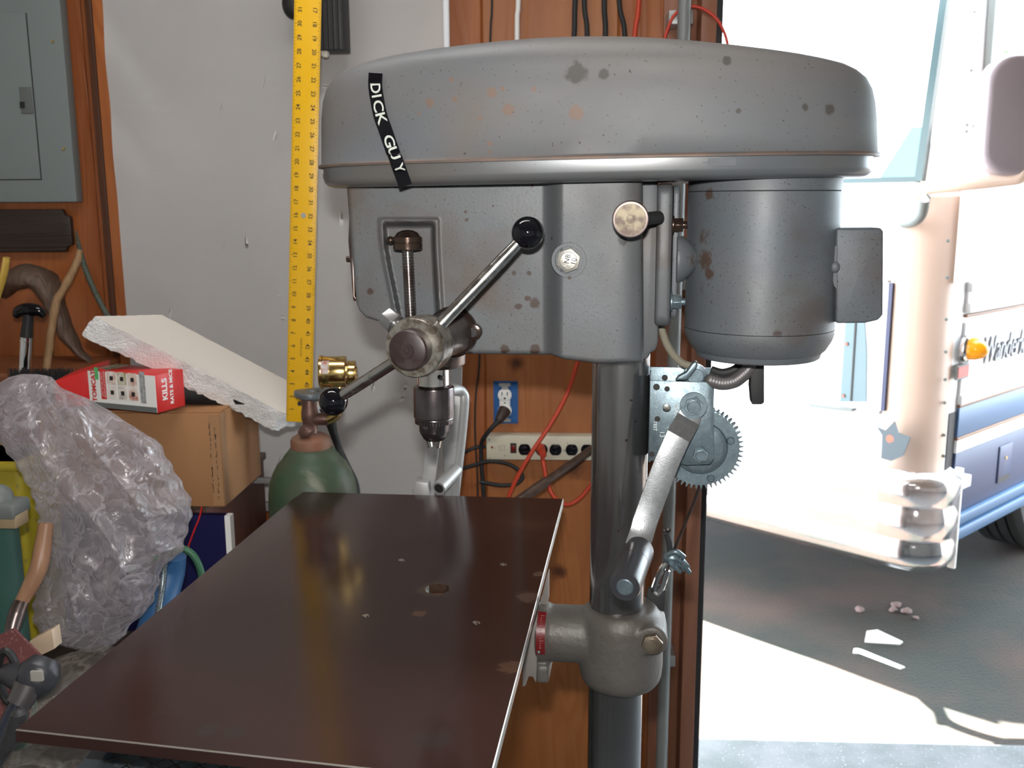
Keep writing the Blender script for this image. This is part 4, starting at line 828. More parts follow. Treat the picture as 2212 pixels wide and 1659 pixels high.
# ================================================================ things on and against the left wall
F = Frame((-1.35, 2.30, 0)); T = thing('electrical_panel', 'grey steel electrical breaker panel on the board wall', 'electrical panel', (-1.35, 2.30, 0))
pr0 = F.W(129, 0, 2.30).x; pr1 = F.W(166, 437, 2.30).x; prx = (pr0+pr1)/2; pzb = F.W(80, 437, 2.30).z
b = new(); box(b, (prx-.38, .0, pzb), (prx, .035, pzb+.75)); obj('cover', b, M['panel_grey'], T, bevel=.004)
b = new(); dr = (F.W(52, 30, 2.30).x+F.W(92, 385, 2.30).x)/2; dz0 = F.W(60, 387, 2.3).z; dz1 = F.W(30, 28, 2.3).z; box(b, (dr-.30, -.003, dz0), (dr, 0, dz1)); dor = obj('door', b, M['panel_grey'], T, bevel=.0015)
b = new(); box(b, (dr, -.0006, dz0-.002), (dr+.0022, .0002, dz1)); box(b, (dr-.30, -.0006, dz0-.0022), (dr+.0022, .0002, dz0)); obj('door_gap', b, M['ink'], T)
b = new(); c0 = F.W(42, 188, 2.297); c1 = F.W(73, 245, 2.297); box(b, (c0.x, -.006, c1.z), (c1.x, -.003, c0.z)); la = obj('latch_plate', b, M['greypaint'], dor, bevel=.001)
b = new(); c = F.W(52, 226, 2.295); box(b, (c.x-.009, -.008, c.z-.008), (c.x+.002, -.006, c.z+.006)); obj('latch', b, M['black'], dor)
for (x, y) in ((114, 90), (138, 322)):
    q = F.W(x, y, 2.30); b = new(); cyl(b, q+Vector((0, .001, 0)), q+Vector((0, -.003, 0)), .0042, .003, seg=12); obj('cover_screw', b, M['brass'], T)
F = Frame((-1.3, 2.315, 0)); T = thing('wooden_plaque', 'dark wooden plaque with notched corners below the electrical panel', 'plaque', (-1.3, 2.315, 0))
b = new(); r = F.Y(150, 460, 0); top = F.Y(100, 452, 0).z; bot = F.Y(100, 545, 0).z; rx = r.x; lx = rx-.30; n_ = .018
pl = [(lx+n_, bot), (rx-n_, bot), (rx-n_*.8, bot+n_*.7), (rx, bot+n_), (rx, top-n_), (rx-n_*.8, top-n_*.7), (rx-n_, top), (lx+n_, top), (lx, top-n_), (lx, bot+n_)]
prism(b, [Vector((x, 0, z)) for x, z in pl], [Vector((x, .018, z)) for x, z in pl]); obj('board', b, M['plaque'], T, bevel=.004)
F = Frame((-1.3, 2.12, 0)); sz = F.Y(100, 800, 0).z; T = thing('wall_shelf', 'pine shelf board behind the plastic bag', 'shelf', (-1.3, 2.12, 0)); b = new(); box(b, (-.5, -.04, sz-.02), (F.Y(190, 800, 0).x, .21, sz)); obj('shelf_board', b, M['shelfwood'], T, bevel=.002)
b = new(); prism(b, [(-.05, .205, sz-.02), (-.05, .205, sz-.18), (-.05, .0, sz-.02)], [(-.03, .205, sz-.02), (-.03, .205, sz-.18), (-.03, .0, sz-.02)]); obj('bracket', b, M['shelfwood'], T)
F = Frame((-1.2, 2.25, 0)); T = thing('driftwood', 'gnarled weathered wooden hook with a dark knot on the wall below the plaque', 'driftwood', (-1.2, 2.25, 0))
b = new(); tube(b, [F.Y(x, y, -.01) for x, y in ((2, 640), (12, 625), (35, 606), (62, 598), (92, 608), (112, 640), (130, 688), (152, 730), (180, 765), (203, 790))], [.012, .028, .044, .052, .050, .040, .030, .024, .017, .006], 18, 8, .55)
for v in b.verts: v.co += Vector((noise.noise(v.co*22), 0, noise.noise(v.co*22+Vector((5, 0, 0)))))*.010
obj('hook', b, M['drift'], T); b = new(); q = F.Y(57, 596, -.034); rev(b, q, (0, -1, 0), [(-.006, .017), (.003, .015), (.004, .010), (.001, .007)], 20); obj('knot', b, M['plaque'], T)
F = Frame((-1.1, 2.10, 0)); T = thing('bent_stick', 'light brown bent stick leaning up behind the plastic bag', 'stick', (-1.1, 2.1, 0))
b = new(); tube(b, [F.Y(x, y, .01*i) for i, (x, y) in enumerate(((100, 830), (102, 790), (108, 735), (120, 660), (135, 628), (152, 596), (166, 566), (173, 540)))], [.0085, .0088, .009, .0095, .0085, .0085, .008, .006], 12)
for v in b.verts: v.co += Vector((noise.noise(v.co*45), 0, noise.noise(v.co*45+Vector((5, 0, 0)))))*.0025
obj('stick_shaft', b, M['stick'], T)
F = Frame((-1.1, 2.2, 0)); T = thing('spiral_rod', 'grey-green tapering spiral rod leaning on the board wall', 'rod', (-1.1, 2.2, 0))
b = new(); tube(b, [F.Y(x, y, .06-.005*i) for i, (x, y) in enumerate(((164, 498), (170, 528), (178, 560), (192, 600), (210, 640), (232, 682), (250, 720)))], [.0015, .005, .0065, .0065, .0065, .0065, .0065], 12, 14)
k = 0
for i, v in enumerate(b.verts):
    if (i//12) % 2: v.co += Vector((0, -.0016, 0))
obj('rod_shaft', b, mat('rod_green', (.13, .16, .13), .4, .5), T, flat=True)
F = Frame((-1.2, 2.0, 0)); T = thing('yellow_strap', 'curved yellow strap end at the left beside the gnarled hook', 'strap', (-1.2, 2.0, 0)); b = new(); tube(b, [F.Y(x, y, 0) for x, y in ((14, 556), (10, 585), (2, 615), (-8, 650), (-20, 700))], [.011, .012, .012, .010, .008], 12, 8, .5); obj('strap_band', b, mat('strap_yellow', (.55, .36, .06), .45, specks=((.7, .5, .1), 40, .6)), T)
F = Frame((-1.15, 2.05, sz)); T = thing('hand_pump', 'chrome hand pump with a black T-shaped handle standing on the shelf', 'hand pump', (-1.15, 2.05, sz))
b = new(); tube(b, [F.Y(x, y, 0) for x, y in ((34, 684), (40, 674), (55, 669), (70, 669), (84, 672), (96, 683))], [.007, .0125, .0145, .0145, .0125, .007], 14); pb_ = obj('t_handle', b, M['glossblack'], T); b = new(); c = F.Y(62, 672, 0); d_ = F.Y(57, 728, 0); cyl(b, c, d_, .010, .013, 20); obj('handle_neck', b, M['black'], T)
b = new(); e_ = F.Y(50, 785, 0); e_.z = max(e_.z, .02); cyl(b, d_, Vector((e_.x, 0, 0)), .0128, seg=24); cyl(b, d_+(e_-d_)*.12, d_+(e_-d_)*.16, .0136, seg=24); obj('pump_tube', b, M['chrome'], T)
F = Frame((-1.1, 1.98, 0)); T = thing('bristle_brush', 'black bristle brush head lying behind the plastic bag', 'brush', (-1.1, 1.98, 0)); z_ = F.Y(90, 826, 0).z; a_ = F.Y(22, 800, 0).x; c_ = F.Y(158, 800, 0).x
b = new(); box(b, (a_, -.015, z_-.03), (c_, .015, z_)); obj('brush_back', b, M['black'], T, bevel=.004); b = new()
for k in range(420):
    x = random.uniform(a_, c_); y = random.uniform(-.013, .013); p = Vector((x, y, z_-.002)); h = Vector((random.uniform(-.004, .004), random.uniform(-.004, .004), random.uniform(.022, .034))); cyl(b, p, p+h, .0009, .0005, 4)
tag(obj('bristles', b, M['black'], T), kind='stuff')
F = Frame((-.45, 2.16, 0)); T = thing('ridged_plastic_block', 'black ridged plastic block behind the top of the yellow ruler', 'plastic block', (-.45, 2.16, 0))
b = new(); xa = F.Y(646, 50, 0).x; xb = F.Y(741, 50, 0).x; zb = F.Y(700, 107, 0).z
box(b, (xa, .006, zb), (xb, .07, zb+.3)); obj('block_body', b, M['black'], T, bevel=.003)
for k in range(9):
    x = lerp(xa, xb-.004, k/8); b = new(); box(b, (x, 0, zb-.001+.001*(k % 2)), (x+.0045, .008, zb+.3)); obj('rib', b, M['rubber'], T, bevel=.001, bseg=1)
b = new(); sph(b, F.Y(634, 8, .04), .030, (.85, .6, 1.1), 20); box(b, F.Y(616, -60, .03), F.Y(650, 5, .05)); obj('rounded_end', b, M['black'], T)
b = new()
for k in range(16): sph(b, F.Y(700+random.uniform(-8, 22), 106+random.uniform(-9, 12), .02+random.uniform(-.006, .01)), random.uniform(.004, .009), seg=8)
obj('foam_residue', b, M['foam'], T, label='clump of whitish foam under the block')

# ================================================================ electrics on the boards
F = Frame((0, WY, 0)); T = thing('wall_outlet', 'blue outlet box with a white receptacle on the pine boards', 'outlet', (-.16, WY, 0)); F = Frame((-.16, WY, 0))
a = F.Y(1066, 823, -.001); c = F.Y(1119, 914, -.001); b = new(); t_ = .0025
for (p, q) in (((a.x, a.z), (c.x, a.z-t_)), ((a.x, c.z), (c.x, c.z+t_)), ((a.x, a.z), (a.x+t_, c.z)), ((c.x-t_, a.z), (c.x, c.z))): box(b, (p[0], -.006, p[1]), (q[0], 0, q[1]))
box(b, (a.x, -.0015, c.z), (c.x, -.0002, a.z)); obj('box_rim', b, M['bluebox'], T)
mx_ = (a.x+c.x)/2-.002; mz_ = (a.z+c.z)/2; b = new(); box(b, (mx_-.008, -.006, c.z+.004), (mx_+.008, -.004, a.z-.004)); box(b, (mx_-.014, -.0065, a.z-.012), (mx_+.014, -.0045, a.z-.004)); box(b, (mx_-.014, -.0065, c.z+.004), (mx_+.014, -.0045, c.z+.012)); obj('mounting_yoke', b, M['silver'], T)
b = new()
for s in (1, -1):
    cz = mz_+s*.0195; pts = [(mx_+.0168*cos(t), cz+max(-.0135, min(.0135, .0168*sin(t)))) for t in np.linspace(0, 2*pi, 33)[:-1]]; prism(b, [Vector((x, -.012, z)) for x, z in pts], [Vector((x, -.004, z)) for x, z in pts])
box(b, (mx_-.013, -.010, mz_-.012), (mx_+.013, -.004, mz_+.012)); rc = obj('receptacle', b, M['white'], T, bevel=.0008)
b = new(); cz = mz_+.0195
for x in (-.0065, .0065): box(b, (mx_+x-.0011, -.0124, cz-.001), (mx_+x+.0011, -.0118, cz+.008))
cyl(b, (mx_, -.0118, cz-.008), (mx_, -.0124, cz-.008), .0026, seg=14); cyl(b, (mx_, -.0098, mz_), (mx_, -.0104, mz_), .002, seg=10); obj('slots', b, M['ink'], rc)
T = thing('black_plug', 'black plug and cord in the blue wall outlet', 'plug', (-.18, 2.29, 0)); F = Frame((-.18, 2.29, 0))
b = new(); q = F.W(1091, 886, 2.318); q2 = F.W(1076, 910, 2.29); cyl(b, q, q2, .0165, .009, 16); obj('plug_body', b, mat('plug_brown', (.045, .03, .025), .5), T, bevel=.002)
b = new(); tube(b, [F.W(x, y, d) for x, y, d in ((1078, 908, 2.29), (1064, 922, 2.28), (1048, 942, 2.29), (1040, 960, 2.31), (1040, 1000, 2.32), (1043, 1040, 2.32), (1046, 1090, 2.32))], .0055, 12); obj('plug_cord', b, M['rubber'], T)
def cord(name, lab, pts, r, m, cat='cord', grp=None):
    o = G.W(*pts[len(pts)//2]); o = Vector((round(o.x, 3), round(o.y, 3), 0)); T = thing(name, lab, cat, tuple(o), 0, grp); F = Frame(tuple(o)); b = new(); tube(b, [F.W(*p) for p in pts], r, 12, 10); obj('cord_length', b, m, T); return T, F
cord('looped_cable', 'black looped cord left of the power strip above the table', [(1000, 1012, 2.30), (1030, 1003, 2.295), (1060, 996, 2.29), (1100, 1003, 2.30), (1124, 1020, 2.30), (1128, 1034, 2.30), (1112, 1046, 2.30), (1080, 1048, 2.30), (1052, 1043, 2.295), (1036, 1040, 2.295)], .0048, M['rubber'])
cord('short_cable', 'short black cord running left from the end of the power strip', [(1052, 965, 2.315), (1035, 965, 2.315), (1018, 970, 2.31), (1003, 978, 2.31), (985, 990, 2.30)], .0045, M['rubber'])
cord('thin_cable', 'thin black cord hanging down beside the silver frame', [(1036, 760, 2.328), (1034, 800, 2.328), (1028, 850, 2.328), (1026, 900, 2.328), (1027, 960, 2.328), (1031, 1020, 2.328), (1032, 1080, 2.328)], .0022, M['rubber'])
cord('orange_cable', 'orange cord hanging diagonally in front of the power strip', [(1262, 730, 2.30), (1247, 785, 2.30), (1225, 850, 2.295), (1190, 915, 2.27), (1150, 975, 2.255), (1118, 1030, 2.25), (1097, 1078, 2.25), (1085, 1120, 2.25)], .0052, M['orange'])
cord('orange_cable', 'vertical orange cord above the belt cover', [(1382, -30, 2.31), (1378, 30, 2.31), (1371, 80, 2.31), (1355, 300, 2.31), (1300, 560, 2.31), (1262, 728, 2.305)], .0055, M['orange'])
cord('orange_cable', 'thin red cord arching over the conduit at the top', [(1432, 100, 2.24), (1440, 70, 2.24), (1455, 35, 2.24), (1480, 16, 2.24), (1510, 16, 2.24), (1540, 33, 2.24), (1560, 60, 2.24), (1572, 100, 2.24), (1568, 150, 2.2), (1545, 220, 2.2), (1540, 300, 2.2)], .0035, mat('red_cord', (.55, .04, .02), .4))
cord('white_cable', 'white cord hanging on the boards above the belt cover', [(1121, -30, 2.325), (1119, 20, 2.325), (1117, 60, 2.325), (1117, 300, 2.325), (1118, 720, 2.325)], .0058, M['white'])
cord('thin_cable', 'thin black cord left of the white cord above the belt cover', [(1063, -30, 2.328), (1062, 30, 2.328), (1059, 85, 2.328), (1050, 400, 2.328), (1037, 740, 2.328)], .0025, M['rubber'])
for (x0, x1, r, lab) in ((1244, 1239, .0060, 'black cord above the belt cover, leftmost of four'), (1262, 1268, .0058, 'black cord above the belt cover, second from left of four'), (1306, 1307, .0062, 'black cord above the belt cover, third from left of four'), (1336, 1350, .0058, 'black cord above the belt cover, rightmost of four')):
    cord('black_cable', lab, [(x0, -30, 2.322), (lerp(x0, x1, .3)-1, 20, 2.322), (lerp(x0, x1, .8)+1, 60, 2.322), (x1, 130, 2.322), (x1+2, 400, 2.322), (x1+1, 700, 2.322)], r, M['rubber'], grp='black cords above the belt cover')
# power strip
F = Frame((0, WY, 0)); a = F.Y(1050, 941, -.038); c = F.Y(1051, 993, -.038); W_ = .40
T = thing('power_strip', 'cream power strip with black round outlets on the pine boards', 'power strip', (a.x, WY, 0)); F = Frame((a.x, WY, 0))
b = new(); box(b, (0, -.038, c.z), (W_, 0, a.z)); hs = obj('housing', b, M['cream'], T, bevel=.003)
b = new(); q = F.Y(1109, 968, -.038); box(b, (q.x-.0075, -.0385, q.z-.0125), (q.x+.0075, -.038, q.z+.0125)); sw = obj('switch_frame', b, M['ink'], T); b = new(); box(b, (q.x-.005, -.0425, q.z-.0075), (q.x+.005, -.0385, q.z+.008)); obj('rocker', b, mat('rocker_red', (.16, .01, .01), .25), sw, bevel=.001)
for (x) in (1133, 1170, 1200, 1235, 1268, 1301):
    q = F.Y(x, 971, -.038); q.z = F.Y(1133, 971, -.038).z; b = new(); pts = [(q.x+.0150*cos(t), q.z+max(-.0138, min(.0138, .0158*sin(t)))) for t in np.linspace(0, 2*pi, 41)[:-1]]; prism(b, [Vector((X, -.0395, z)) for X, z in pts], [Vector((X, -.037, z)) for X, z in pts]); so = obj('socket', b, M['glossblack'], T, bevel=.0006)
    b = new()
    for s in (-.006, .006): box(b, (q.x-.0035, -.0399, q.z+s-.0009), (q.x+.0035, -.0395, q.z+s+.0009))
    obj('slots', b, M['rubber'], so)
b = new(); q = F.Y(1063, 966, -.038); cyl(b, q+Vector((0, .001, 0)), q+Vector((0, -.0012, 0)), .003, seg=14); obj('pilot_lamp', b, mat('lamp_red', (.2, .03, .02), .3), T)
b = new()
for (x, y) in ((1057, 950), (1219, 973)): q = F.Y(x, y, -.038); cyl(b, q, q+Vector((0, -.001, 0)), .0032, seg=12)
obj('housing_screws', b, M['silver'], T)
b = new(); q = F.Y(1084, 968, -.0384); 
for k, (s_, m_) in enumerate((('POWER', 0), ('ON  OFF', 0), ('15A 125V', 0))): put_text(b, s_, .0042, q+Vector((-.006+.006*k, 0, 0)), (0, 0, 1), (-1, 0, 0))
obj('printed_text', b, M['greypaint'], T)
T, F = cord('orange_cable', 'orange cord plugged into the power strip', [(1169, 974, 2.285), (1174, 1000, 2.27), (1182, 1040, 2.26), (1196, 1072, 2.25), (1222, 1090, 2.25), (1250, 1078, 2.26), (1275, 1050, 2.28), (1300, 1020, 2.30)], .0052, M['orange'])
b = new(); q = F.W(1166, 966, 2.296); cyl(b, q, F.W(1174, 984, 2.262), .0125, .008, 16); obj('plug', b, M['orange'], T, bevel=.0015)
# rusty bar leaning behind the column
F = Frame((.05, 2.15, 0)); T = thing('rusty_bar', 'rusty brown steel pipe leaning diagonally behind the table and column', 'pipe', (.05, 2.15, 0)); b = new(); cyl(b, F.W(1100, 1096, 2.06), F.W(1330, 935, 2.285), .0095, seg=18); cyl(b, F.W(1100, 1096, 2.06), F.W(1180, 1040, 2.108), .0115, seg=18); obj('pipe_length', b, M['rustpipe'], T)
# conduit by the door
F = Frame((.264, 2.28, 0)); T = thing('steel_conduit', 'vertical grey steel conduit beside the door opening', 'conduit', (.264, 2.28, 0)); b = new(); cyl(b, (-.012, -.045, 0), (.0, -.045, 2.68), .0145, seg=28); obj('pipe', b, M['conduit'], T)
for z in (.42, 1.35, 1.93):
    b = new(); box(b, (-.035, -.032, z), (.018, .055, z+.03)); obj('clamp', b, M['silver'], T, bevel=.002)

# ================================================================ silver tubular frame behind the chuck
F = Frame((-.2, 1.8, 0)); T = thing('tubular_frame', 'silver painted tubular steel frame standing behind the drill chuck', 'steel frame', (-.2, 1.8, 0))
b = new(); tube(b, [F.Y(x, y, d) for x, y, d in ((930, 850, -.06), (960, 846, -.03), (985, 842, 0), (998, 850, .01), (1001, 868, .01), (996, 930, .01), (987, 1010, .01), (975, 1110, .01), (960, 1230, .01))], .0115, 18); obj('bent_tube', b, M['silver'], T)
b = new(); hexa(b, [F.Y(x, y, d) for x, y, d in ((965, 1225, .0), (990, 1225, .0), (990, 1225, .04), (965, 1225, .04))], [F.Y(x, y, d) for x, y, d in ((950, 775, .0), (999, 775, .0), (999, 775, .04), (950, 775, .04))]); obj('flat_upright', b, M['silver'], T, bevel=.002)
b = new(); hexa(b, [F.Y(x, y, d) for x, y, d in ((893, 1200, -.05), (925, 1200, -.05), (925, 1200, -.02), (893, 1200, -.02))], [F.Y(x, y, d) for x, y, d in ((922, 935, -.05), (951, 935, -.05), (951, 935, -.02), (922, 935, -.02))]); obj('flat_upright', b, M['silver'], T, bevel=.002)
b = new(); poly(b, F, [(898, 1040), (925, 1044), (929, 1068), (929, 1120), (889, 1120), (891, 1060)], -.075, -.04); obj('foot_block', b, M['silver'], T, bevel=.002)
b = new(); p = F.Y(948, 1055, -.07); q = F.Y(985, 1016, .0); cyl(b, p, q, .0128, seg=24); cyl(b, p-(q-p).normalized()*.0005, p, .0092, seg=20, mi=1); obj('cross_tube', b, [M['silver'], M['ink']], T, label='short open-ended cross tube')

# ================================================================ left foreground
F = Frame((-1.1, 1.38, 0)); BZ = .72
T = thing('workbench', 'dark wooden workbench under the clutter at the lower left', 'workbench', (-1.1, 1.38, 0)); b = new(); box(b, (-.55, -.36, BZ-.04), (.46, .38, BZ)); obj('bench_top', b, M['bench'], T, bevel=.003)
for (x, y) in ((-.5, -.3), (.4, -.3), (-.5, .3), (.4, .3)): b = new(); box(b, (x-.035, y-.035, 0), (x+.035, y+.035, BZ-.04)); obj('leg', b, M['bench'], T)
F = Frame((-.82, 1.45, 0)); T = thing('plastic_bag', 'large crumpled translucent plastic bag in front of the cardboard box', 'plastic bag', (-.82, 1.45, 0))
Rt = [(808, 78), (810, 95), (815, 110), (838, 135), (850, 160), (865, 200), (890, 240), (905, 265), (930, 300), (950, 340), (1000, 368), (1045, 394), (1075, 411), (1090, 415), (1120, 413), (1150, 404), (1190, 394), (1208, 376), (1222, 350), (1260, 344), (1300, 330), (1320, 318), (1343, 288), (1370, 270), (1390, 252), (1408, 222)]
Lt = [(808, 45), (815, 15), (840, -15), (900, -20), (960, 2), (1000, 32), (1060, 66), (1120, 84), (1180, 81), (1228, 96), (1260, 84), (1300, 71), (1345, 72), (1375, 92), (1395, 132), (1408, 185)]
def ridge(p, s): return 1-abs(noise.noise(p*s))*2
b = new(); nr, nc = 190, 120; FR = []; BK = []
for j in range(nr+1):
    y = lerp(808, 1408, j/nr); l = interp(y, Lt)+2.5*sin(y*.21); r_ = interp(y, Rt)+2.5*sin(y*.17+1); ra = []; rb = []
    for i in range(nc+1):
        u = i/nc; x = lerp(l, r_, u); s = 2*u-1; e = math.sqrt(max(0, 1-abs(s)**2.4))*min(1, math.sqrt(max(0, (j/nr)*(1-j/nr)*9)))
        p = Vector(((x*.85-y*.5)*.012, (x*.5+y*.85)*.0042, 0)); p2 = Vector((x*.014, y*.012, 3))
        cr = (ridge(p, .8)-.6)*.030+(ridge(p2, .8)-.6)*.012+(ridge(p2, 1.9)-.6)*.0035+.02*noise.noise(Vector((x*.006, y*.005, 7)))
        ra.append(b.verts.new(F.Y(x, y, (-.085*e-cr*e)))); rb.append(None if i in (0, nc) or j in (0, nr) else b.verts.new(F.Y(x, y, (.06*e+.5*cr*e))))
    FR.append(ra); BK.append(rb)
g = lambda j, i: BK[j][i] or FR[j][i]
for j in range(nr):
    for i in range(nc):
        b.faces.new([FR[j][i], FR[j][i+1], FR[j+1][i+1], FR[j+1][i]])
        q4 = [g(j, i), g(j+1, i), g(j+1, i+1), g(j, i+1)]
        try: b.faces.new(q4)
        except ValueError: pass
obj('bag_skin', b, M['film'], T, sharp=80)
F = Frame((-.95, 1.66, BZ)); T = thing('yellow_tub', 'yellow plastic tub behind the left edge of the plastic bag', 'tub', (-.95, 1.66, BZ)); l = F.Y(-60, 1100, 0).x; r = F.Y(86, 1100, 0).x; zt_ = F.Y(40, 985, 0).z
b = new(); hexa(b, [Vector(v) for v in ((l+.01, -.04, 0), (r-.012, -.04, 0), (r-.012, .08, 0), (l+.01, .08, 0))], [Vector(v) for v in ((l, -.05, zt_), (r, -.05, zt_), (r, .09, zt_), (l, .09, zt_))]); obj('tub_body', b, M['tubyellow'], T, bevel=.012, bseg=4)
b = new(); box(b, (l-.004, -.055, zt_-.015), (r+.004, .095, zt_)); obj('tub_rim', b, M['tubyellow'], T, bevel=.004)
F = Frame((-.93, 1.36, BZ)); T = thing('teal_canister', 'teal metal canister with a grey latch at the left edge', 'canister', (-.93, 1.36, BZ)); cxx = F.Y(-18, 1150, 0).x; rr_ = F.Y(34, 1150, 0).x-cxx
b = new(); rev(b, (cxx, 0, 0), (0, 0, 1), [(0, rr_*.96), (.01, rr_), (F.Y(10, 1125, -.03).z, rr_), (F.Y(10, 1118, -.03).z, rr_*.9), (F.Y(10, 1112, -.03).z, rr_*.3)], 40); obj('canister_body', b, M['teal'], T)
b = new(); q = F.Y(22, 1100, -.035); box(b, (q.x-.05, -.05, q.z-.012), (q.x+.012, -.0, q.z+.010)); obj('latch', b, M['greypaint'], T, bevel=.004); b = new(); q = F.Y(28, 1124, -.035); box(b, (q.x-.02, -.045, q.z-.010), (q.x+.010, -.01, q.z+.010)); obj('strap_end', b, mat('leather', (.3, .22, .13), .5), T, bevel=.002); b = new(); q = F.Y(0, 1080, -.02); sph(b, q, .02, (1, 1, 1.2), 16); obj('lid_knob', b, M['greypaint'], T)
F = Frame((-.8, 1.30, 0)); T = thing('wooden_handle_tool', 'tool with a curved pale wooden handle and dark metal ferrule', 'hand tool', (-.8, 1.3, 0)); b = new(); tube(b, [F.Y(x, y, .03-.01*i) for i, (x, y) in enumerate(((100, 1130), (92, 1185), (84, 1225), (66, 1265), (45, 1303)))], [.010, .0125, .0125, .0115, .0095], 16); obj('handle', b, M['handlewood'], T)
b = new(); tube(b, [F.Y(x, y, -.012-.01*i) for i, (x, y) in enumerate(((46, 1300), (36, 1325), (28, 1352), (22, 1385), (12, 1440)))], [.0105, .0115, .0105, .009, .007], 16); obj('ferrule', b, M['darksteel'], T)
F = Frame((-.86, 1.22, BZ)); T = thing('maroon_sheet', 'dull maroon abrasive sheet propped at the left edge', 'abrasive sheet', (-.86, 1.22, BZ))
b = new(); A = [F.Y(28, 1358, 0), F.Y(92, 1422, -.03), F.Y(60, 1560, -.08), F.Y(-40, 1620, -.08), F.Y(-60, 1400, .0)]; prism(b, A, [p+Vector((.0, .004, .0)) for p in A]); obj('sheet', b, M['maroon'], T)
F = Frame((-.8, 1.30, BZ)); T = thing('wood_block', 'small pale wooden block under the plastic bag', 'wood block', (-.8, 1.3, BZ)); b = new(); A = [F.Y(62, 1386, -.02), F.Y(112, 1360, -.02), F.Y(118, 1402, -.02), F.Y(84, 1418, -.02)]; prism(b, A, [p+Vector((-.004, .03, -.004)) for p in A]); obj('block', b, M['palewood'], T, bevel=.0015)
F = Frame((-.68, 1.18, BZ)); T = thing('clear_lid', 'clear domed plastic lid beside the left edge of the table', 'plastic lid', (-.68, 1.18, BZ)); b = new(); c = F.Y(205, 1505, 0); 
rev(b, (c.x, 0, c.z-.06), (.12, -.1, 1), [(0, .118), (.02, .122), (.045, .118), (.075, .105), (.092, .07), (.1, .03)], 48); obj('dome', b, M['film2'], T)
F = Frame((-.72, 1.06, BZ)); T = thing('angle_grinder', 'black hand-held power tool with a hose at the lower left corner', 'power tool', (-.72, 1.06, BZ))
b = new(); tube(b, [F.Y(x, y, d) for x, y, d in ((100, 1428, .02), (88, 1450, .01), (72, 1475, 0), (52, 1500, -.01))], [.018, .025, .024, .015], 18); tube(b, [F.Y(60, 1470, 0), F.Y(35, 1460, .01), F.Y(20, 1455, .02)], [.018, .016, .014], 14); obj('gear_head', b, mat('tool_grey', (.05, .052, .06), .4, .4), T)
b = new(); p = F.Y(18, 1462, .02); tube(b, [p+Vector((cos(t)*.012, 0, sin(t)*.034)) for t in np.linspace(0, 2*pi, 17)], .005, 8); obj('guard_ring', b, M['black'], T)
b = new(); tube(b, [F.Y(x, y, d) for x, y, d in ((62, 1478, -.008), (50, 1505, -.015), (40, 1522, -.02))], [.0165, .0155, .0145], 16); obj('swivel', b, mat('swivel_steel', (.13, .12, .12), .35, .7), T)
b = new(); tube(b, [F.Y(x, y, d) for x, y, d in ((42, 1515, -.02), (20, 1560, -.03), (-4, 1610, -.04), (-30, 1670, -.05))], [.010, .010, .0105, .0105], 16); obj('tool_barrel', b, mat('barrel_steel', (.07, .08, .11), .25, .8), T); b = new(); q = F.Y(82, 1460, -.022); box(b, q-Vector((.008, .002, .006)), q+Vector((.006, .002, .006))); obj('paint_patch', b, mat('patch', (.3, .28, .25), .6), T)
F = Frame((-.72, 1.0, BZ)); T = thing('ribbed_hose', 'grey ribbed hose in the bottom left corner', 'hose', (-.72, 1.0, BZ)); b = new(); pts = [F.Y(x, y, 0) for x, y in ((42, 1545), (30, 1580), (18, 1605), (-5, 1635), (-30, 1680))]; tube(b, pts, .008, 12)
for p in spline(pts, 7): sph(b, p, .0105, (1, 1, .8), 10)
obj('hose', b, mat('hose_grey', (.035, .035, .037), .5, .2), T)
# hoses by the navy board
cord('green_hose', 'green and red welding hose arching in front of the navy board', [(330, 1210, 1.5), (370, 1196, 1.5), (395, 1186, 1.5), (416, 1198, 1.5), (430, 1222, 1.5), (436, 1250, 1.5), (436, 1300, 1.5)], .0058, M['hosegreen'], 'hose')
cord('red_wire', 'thin red wire crossing the navy board', [(436, 1095, 1.77), (430, 1120, 1.77), (418, 1150, 1.77), (404, 1190, 1.77), (392, 1240, 1.77)], .0016, M['red'], 'wire')
T, F = cord('blue_sleeve', 'blue sleeved bundle beside the lower right of the plastic bag', [(372, 1200, 1.56), (366, 1240, 1.56), (352, 1290, 1.54), (330, 1350, 1.5), (300, 1420, 1.45)], [.024, .026, .026, .024, .02], M['bluehose'], 'hose')
cord('braided_hose', 'thin steel-braided hose on the blue bundle', [(356, 1195, 1.49), (354, 1230, 1.49), (350, 1270, 1.48), (344, 1310, 1.46), (336, 1350, 1.44)], .005, mat('braid', (.35, .4, .42), .4, .8, col2=(.08, .1, .12), ns=400), 'hose')
